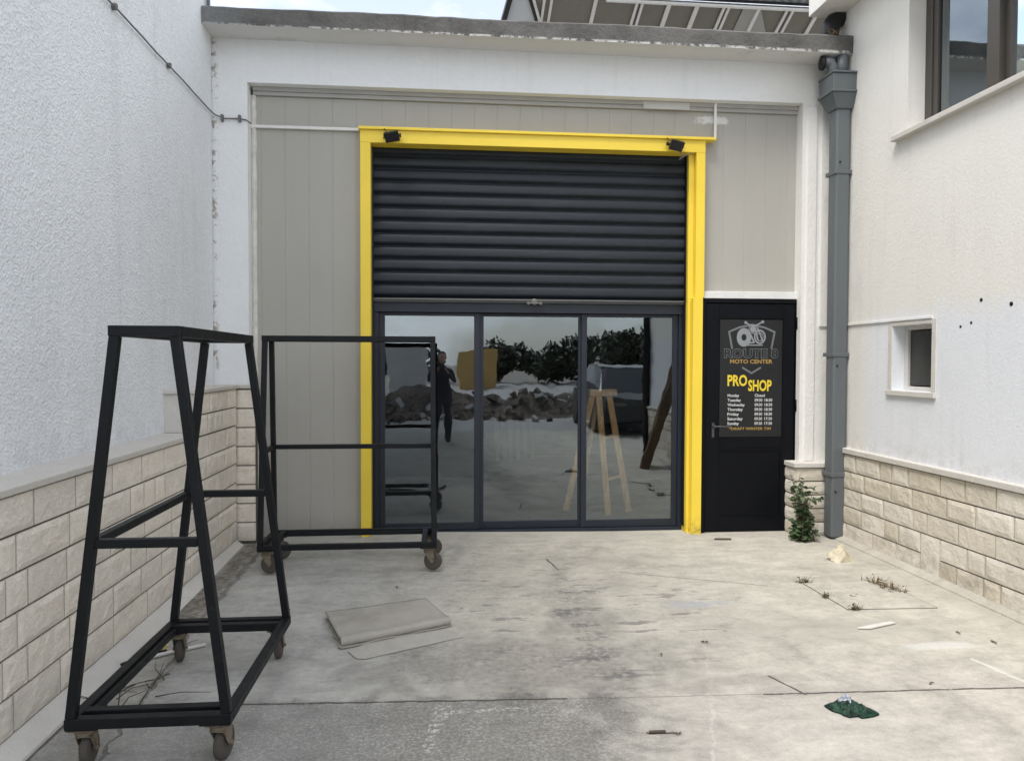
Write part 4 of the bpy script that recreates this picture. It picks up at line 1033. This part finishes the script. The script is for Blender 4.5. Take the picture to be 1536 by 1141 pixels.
MB().bar(cpnt(2.3, -.05, .04), cpnt(12, -.05, .04), .03, .04, up_n).build('gutter_edge', 'matblack', CB)
# thin metal frame on the roof, left
rf = thing('rooftop_frame', 'thin grey metal frame standing on the roof beside the canopy', 'frame', (1.0, 12, 4.37))
fr_ = MB(); fr_.bar((.86, 11.9, 4.37), (.86, 11.9, 6.93), .025); fr_.bar((1.02, 11.9, 4.37), (1.02, 11.9, 6.93), .025); fr_.bar((.87, 11.9, 6.92), (1.01, 11.9, 6.92), .022); fr_.bar((.87, 11.9, 6.80), (1.01, 11.9, 6.80), .015); fr_.build('tubes', 'pipe', rf)
o = MB().bar((-1.88, 6.2, 4.36), (-1.885, 6.2, 4.62), .022).build('metal_stub', 'pipe'); tag(o, 'short grey metal stub rising from the left end of the roof slab', 'post')

# ------------------------------------------------------------------ BEHIND THE CAMERA (seen in the door glass)
car = thing('parked_car', 'dark parked hatchback reflected in the right leaf of the glass door', 'car', (4.3, -2.9, 0))
def hull(mb, secs):
    rings = []
    for yv, zb_, zt_, hw0, hw1 in secs:
        k = len(mb.v); mb.v += [Vector((4.15+a*hw0 if zz < .5 else 4.15+a*hw1, yv, zb_+(zt_-zb_)*zz)) for a, zz in ((-1, 0), (-1.02, .35), (-1, 1), (-.8, 1.04), (.8, 1.04), (1, 1), (1.02, .35), (1, 0))]; rings.append(k)
    for k, l in zip(rings, rings[1:]):
        for j in range(8): mb.face((k+j, k+(j+1) % 8, l+(j+1) % 8, l+j))
    mb.face(tuple(rings[0]+j for j in range(8))); mb.face(tuple(rings[-1]+j for j in range(8)))
b = MB(); hull(b, [(-1.55, .30, .62, .72, .68), (-1.62, .26, .78, .84, .80), (-1.9, .22, .88, .88, .84), (-4.9, .22, .92, .88, .84), (-5.3, .28, .85, .82, .78)])
b.build('body', 'carpaint', car, smooth=False)
b = MB(); hull(b, [(-2.3, .86, .90, .80, .76), (-2.95, .88, 1.38, .78, .60), (-3.4, .90, 1.44, .78, .62), (-4.5, .90, 1.42, .78, .62), (-5.1, .88, 1.0, .76, .70)]); b.build('cabin', simple('car_glass', (.012, .014, .017), .3, .1, 2, spec=.6), car)
b = MB(); hull(b, [(-2.98, 1.385, 1.42, .60, .58), (-3.4, 1.445, 1.475, .62, .60), (-4.5, 1.425, 1.455, .62, .60)]); b.build('roof', 'carpaint', car)
for sx in (3.62, 4.68): MB().box(sx-.14, sx+.14, -1.60, -1.55, .60, .70).build('headlight', 'steel', car, bevel=.01)
for sx in (3.32, 4.98):
    for yv in (-2.35, -4.5): MB().lathe((sx-.09, yv, .31), (1, 0, 0), [(.20, 0), (.31, .01), (.31, .17), (.20, .18)], 24).build('wheel', 'tyre', car)
def crown(name, label, cx_, cy_, H_, rad, n, rr):
    t_ = thing(name, label, 'tree', (cx_, cy_, 0), 'trees beyond the yard')
    MB().tube([(cx_, cy_, -.05), (cx_+.1, cy_, H_*.4), (cx_, cy_, H_*.75)], [.16, .11, .04], 7).build('trunk', 'twig', t_)
    mb = MB(); cl_ = [(Vector((rr.gauss(0, .45)*rad, rr.gauss(0, .45)*rad, H_*rr.uniform(.3, .82))), rr.uniform(.22, .42)*rad) for _ in range(18)]
    for i in range(n):
        c_, r_ = rr.choice(cl_); v = Vector((rr.gauss(0, 1), rr.gauss(0, 1), rr.gauss(0, 1))).normalized()*r_*rr.uniform(.5, 1); mb.tint = clamp(rr.gauss(.4, .3), .02, 1)
        p_ = Vector((cx_, cy_, 0))+c_+v; a_ = Vector((rr.gauss(0, 1), rr.gauss(0, 1), rr.gauss(0, 1))).normalized()*.16; b_2 = a_.orthogonal().normalized()*.10
        mb.quad(p_-a_, p_-b_2, p_+a_, p_+b_2)
    mb.build('crown', 'farleaf', t_)
rr = random.Random(21)
tl = ['low dark tree beyond the yard, reflected left of the ochre shed', 'round dark tree beyond the yard, reflected right of the rubble bank', 'wide dark tree beyond the yard, reflected above the parked car', 'small tree beyond the yard, reflected behind the ochre shed', 'slender tree beyond the yard, reflected beside the white wall end']
for (a, b_, h_, r_), l_ in zip(((-4.5, -33, 2.6, 2.4), (7.5, -36, 3.0, 3.2), (11, -28, 3.3, 3.2), (2.5, -37, 2.4, 2.6), (-5.2, -14, 4.6, 1.0)), tl): crown('tree', l_, a, b_, h_, r_, 6500, rr)
o = MB().box(1.0, 3.0, -31, -28, -.05, 2.15).build('ochre_shed', 'ochre', bevel=.03); tag(o, 'low ochre shed across the yard, reflected in the glass door', 'shed')
rb = MB(); n = 120
for j in range(13):
    for i in range(n+1):
        xv = -9+26*i/n; t_ = j/12; rb.v.append(Vector((xv, -6.4-3.2*t_+.35*fbm(xv*.9, 2, t_), -.03+.80*math.sin(t_*math.pi)*(.62+.7*abs(fbm(xv*.6, t_*2, 3)))+.08*fbm(xv*3, t_*9, 1))))
for j in range(12):
    for i in range(n): k = j*(n+1)+i; rb.face((k, k+1, k+n+2, k+n+1))
for k in range(700):
    q = Vector((rr.uniform(-9, 17), rr.uniform(-9, -5.6), 0)); q.z = .03+.58*math.sin(clamp((-6.3-q.y)/3.2)*math.pi)*rr.uniform(.5, 1.2); h_ = rr.uniform(.03, .15); rb.cur = 1 if rr.random() < .3 else 0
    a_ = Vector((rr.gauss(0, 1), rr.gauss(0, 1), rr.gauss(0, 1))).normalized(); b_2 = a_.orthogonal().normalized(); rb.obox(q, a_, b_2, a_.cross(b_2), h_, h_*rr.uniform(.4, 1), h_*rr.uniform(.3, .8))
tag(rb.build('rubble_bank', ['rubble', 'greywall'], origin=(4, -20, 0)), 'long low bank of brown rubble across the yard, seen as a reflection', 'rubble bank', kind='stuff')
o = MB().box(-2.7, -.75, -24.5, -22.5, -.05, 2.25).build('grey_outbuilding', 'greywall', bevel=.03); tag(o, 'pale grey outbuilding across the yard, reflected at the left of the glass', 'outbuilding')
# photographer: one continuous skinned figure holding a phone
pe = thing('person', 'person in dark clothes holding up a phone, reflected in the glass door', 'person', (0, -.62, 0))
def skinned(name, verts, edges, mat, par, root=0, sub=2):
    me = bpy.data.meshes.new(name); me.from_pydata([tuple(Vector(v[:3])-par.location) for v in verts], edges, []); me.materials.append(MT[mat])
    o = bpy.data.objects.new(name, me); COL.objects.link(o); o.parent = par
    sk = o.modifiers.new('skin', 'SKIN')
    for i, v in enumerate(verts):
        d_ = me.skin_vertices[0].data[i]; d_.radius = (v[3], v[4] if len(v) > 4 else v[3]); d_.use_root = (i == root)
    s_ = o.modifiers.new('sub', 'SUBSURF'); s_.levels = sub; s_.render_levels = sub
    return o
py_ = -.62
V = [(0, py_, .92, .155, .115), (0, py_, 1.10, .14, .105), (0, py_, 1.32, .165, .11), (0, py_+.01, 1.44, .07, .06), (0, py_+.02, 1.52, .052, .055),
     (.19, py_, 1.40, .058), (.24, py_+.10, 1.16, .045), (.10, py_+.36, 1.32, .034), (-.19, py_, 1.40, .058), (-.24, py_+.10, 1.16, .045), (-.10, py_+.36, 1.32, .034),
     (.10, py_, .82, .105), (.11, py_+.01, .48, .078), (.12, py_-.02, .10, .055), (.13, py_+.12, .04, .035), (-.10, py_, .82, .105), (-.11, py_+.01, .48, .078), (-.12, py_-.02, .10, .055), (-.13, py_+.12, .04, .035)]
Eg = [(0, 1), (1, 2), (2, 3), (3, 4), (2, 5), (5, 6), (6, 7), (2, 8), (8, 9), (9, 10), (0, 11), (11, 12), (12, 13), (13, 14), (0, 15), (15, 16), (16, 17), (17, 18)]
skinned('body', V, Eg, 'jeans', pe)
bm = bmesh.new(); bmesh.ops.create_icosphere(bm, subdivisions=3, radius=1.)
for v in bm.verts:
    p = v.co; x_, y_, z_ = p.x*.075, p.y*.095, p.z*.118
    if z_ < 0: x_ *= 1+z_*2.0; y_ += -z_*.12
    y_ += .022*math.exp(-((x_/.014)**2)-((z_+.012)/.022)**2)*(1 if p.y > .3 else 0)           # nose
    y_ -= .010*math.exp(-(((abs(x_)-.03)/.014)**2)-((z_-.012)/.012)**2)*(1 if p.y > .3 else 0)  # eye sockets
    y_ += .006*math.exp(-((x_/.022)**2)-((z_+.052)/.010)**2)*(1 if p.y > .3 else 0)            # mouth
    x_ += .012*math.copysign(1, p.x)*math.exp(-((p.y*.095/.018)**2)-((z_)/.028)**2) if abs(p.x) > .7 else 0  # ears
    v.co = Vector((x_, y_+py_+.03, z_+1.63))-pe.location
me = bpy.data.meshes.new('head'); bm.to_mesh(me); bm.free(); me.materials.append(MT['skin']); me.polygons.foreach_set('use_smooth', [True]*len(me.polygons))
o = bpy.data.objects.new('head', me); COL.objects.link(o); o.parent = pe
bm = bmesh.new(); bmesh.ops.create_icosphere(bm, subdivisions=3, radius=1.)
for v in bm.verts: p = v.co; q = 1.08+.04*fbm(p.x*4, p.y*4, p.z*4); v.co = Vector((p.x*.078*q, p.y*.096*q-.016+(-.03 if p.z < .3 and p.y > 0 else 0), max(p.z, -.35 if p.y < .2 else .35)*.120*q))+Vector((0, py_+.025, 1.64))-pe.location
me = bpy.data.meshes.new('hair'); bm.to_mesh(me); bm.free(); me.materials.append(MT['hair'])
o = bpy.data.objects.new('hair', me); COL.objects.link(o); o.parent = pe
for s_ in (-1, 1):
    hv = [(s_*.10, py_+.36, 1.32, .026), (s_*.088, py_+.40, 1.37, .028, .016), (s_*.080, py_+.425, 1.41, .026, .014)]; he = [(0, 1), (1, 2)]
    for k in range(4):
        b0 = len(hv); zz = 1.375+.018*k
        hv += [(s_*.076, py_+.43, zz, .0085), (s_*.066, py_+.452-.002*k, zz+.008, .008), (s_*.045, py_+.456-.004*k, zz+.012, .0065)]; he += [(2 if k > 1 else 1, b0), (b0, b0+1), (b0+1, b0+2)]
    b0 = len(hv); hv += [(s_*.075, py_+.40, 1.395, .010), (s_*.055, py_+.405, 1.41, .008)]; he += [(1, b0), (b0, b0+1)]
    skinned('hand', hv, he, 'skin', pe)
o = MB().box(-.075, .075, py_+.432, py_+.440, 1.365, 1.44).build('smartphone', 'matblack', bevel=.003); tag(o, 'black smartphone held up by the person reflected in the glass', 'phone')

# ------------------------------------------------------------------ LIGHT, SKY, CAMERA
W_ = bpy.data.worlds.new('World'); S.world = W_; W_.use_nodes = True; nt = W_.node_tree; bg = nt.nodes['Background']
sky = nt.nodes.new('ShaderNodeTexSky'); sky.sky_type = 'NISHITA'; sky.sun_disc = False
SUN_EL, SUN_AZ = R(60), R(222)      # azimuth clockwise from +Y
sky.sun_elevation = SUN_EL; sky.sun_rotation = SUN_AZ; sky.air_density = 1.0; sky.dust_density = 2.0
tc = nt.nodes.new('ShaderNodeTexCoord'); mp = nt.nodes.new('ShaderNodeMapping'); mp.inputs['Scale'].default_value = (1, 1, 2.2); mp.inputs['Location'].default_value = (8.5, 4.5, 2.0)
nz = nt.nodes.new('ShaderNodeTexNoise'); nz.inputs['Scale'].default_value = 2.1; nz.inputs['Detail'].default_value = 7; nz.inputs['Roughness'].default_value = .55
nt.links.new(tc.outputs['Generated'], mp.inputs[0]); nt.links.new(mp.outputs[0], nz.inputs['Vector'])
mr = nt.nodes.new('ShaderNodeMapRange'); mr.inputs[1].default_value = .42; mr.inputs[2].default_value = .60; mr.inputs[3].default_value = .30; mr.inputs[4].default_value = 1.
nt.links.new(nz.outputs[0], mr.inputs[0])
cloud = nt.nodes.new('ShaderNodeCombineXYZ')
for i, v in enumerate((9.0, 9.2, 9.5)): cloud.inputs[i].default_value = v
mx = nt.nodes.new('ShaderNodeMix'); mx.data_type = 'RGBA'; mx.clamp_result = False
nt.links.new(mr.outputs[0], mx.inputs[0]); nt.links.new(sky.outputs[0], mx.inputs[6]); nt.links.new(cloud.outputs[0], mx.inputs[7])
nt.links.new(mx.outputs[2], bg.inputs[0]); bg.inputs[1].default_value = .10

sl_ = bpy.data.lights.new('Sun', 'SUN'); sl_.energy = 1.4; sl_.angle = R(22); sl_.color = (1, .97, .93)
so = bpy.data.objects.new('Sun', sl_); COL.objects.link(so)
sd = Vector((math.sin(SUN_AZ)*math.cos(SUN_EL), math.cos(SUN_AZ)*math.cos(SUN_EL), math.sin(SUN_EL)))
so.rotation_euler = sd.to_track_quat('Z', 'Y').to_euler(); so.location = sd*20

cam = bpy.data.cameras.new('Camera'); co = bpy.data.objects.new('Camera', cam); COL.objects.link(co)
cam.sensor_fit = 'HORIZONTAL'; cam.sensor_width = 36; cam.lens = 36*1100/1536; cam.clip_start = .05; cam.clip_end = 2000
co.matrix_world = Matrix.Translation((0, 0, 1.55)) @ Matrix.Rotation(R(-5.43), 4, 'Z') @ Matrix.Rotation(R(90-1.48), 4, 'X') @ Matrix.Rotation(R(.16), 4, 'Z')
S.camera = co
S.cycles.max_bounces = 8; S.cycles.diffuse_bounces = 4; S.cycles.glossy_bounces = 3; S.cycles.transparent_max_bounces = 12
S.view_settings.view_transform = 'Standard'; S.view_settings.look = 'None'; S.view_settings.exposure = 1.17; S.view_settings.gamma = 1
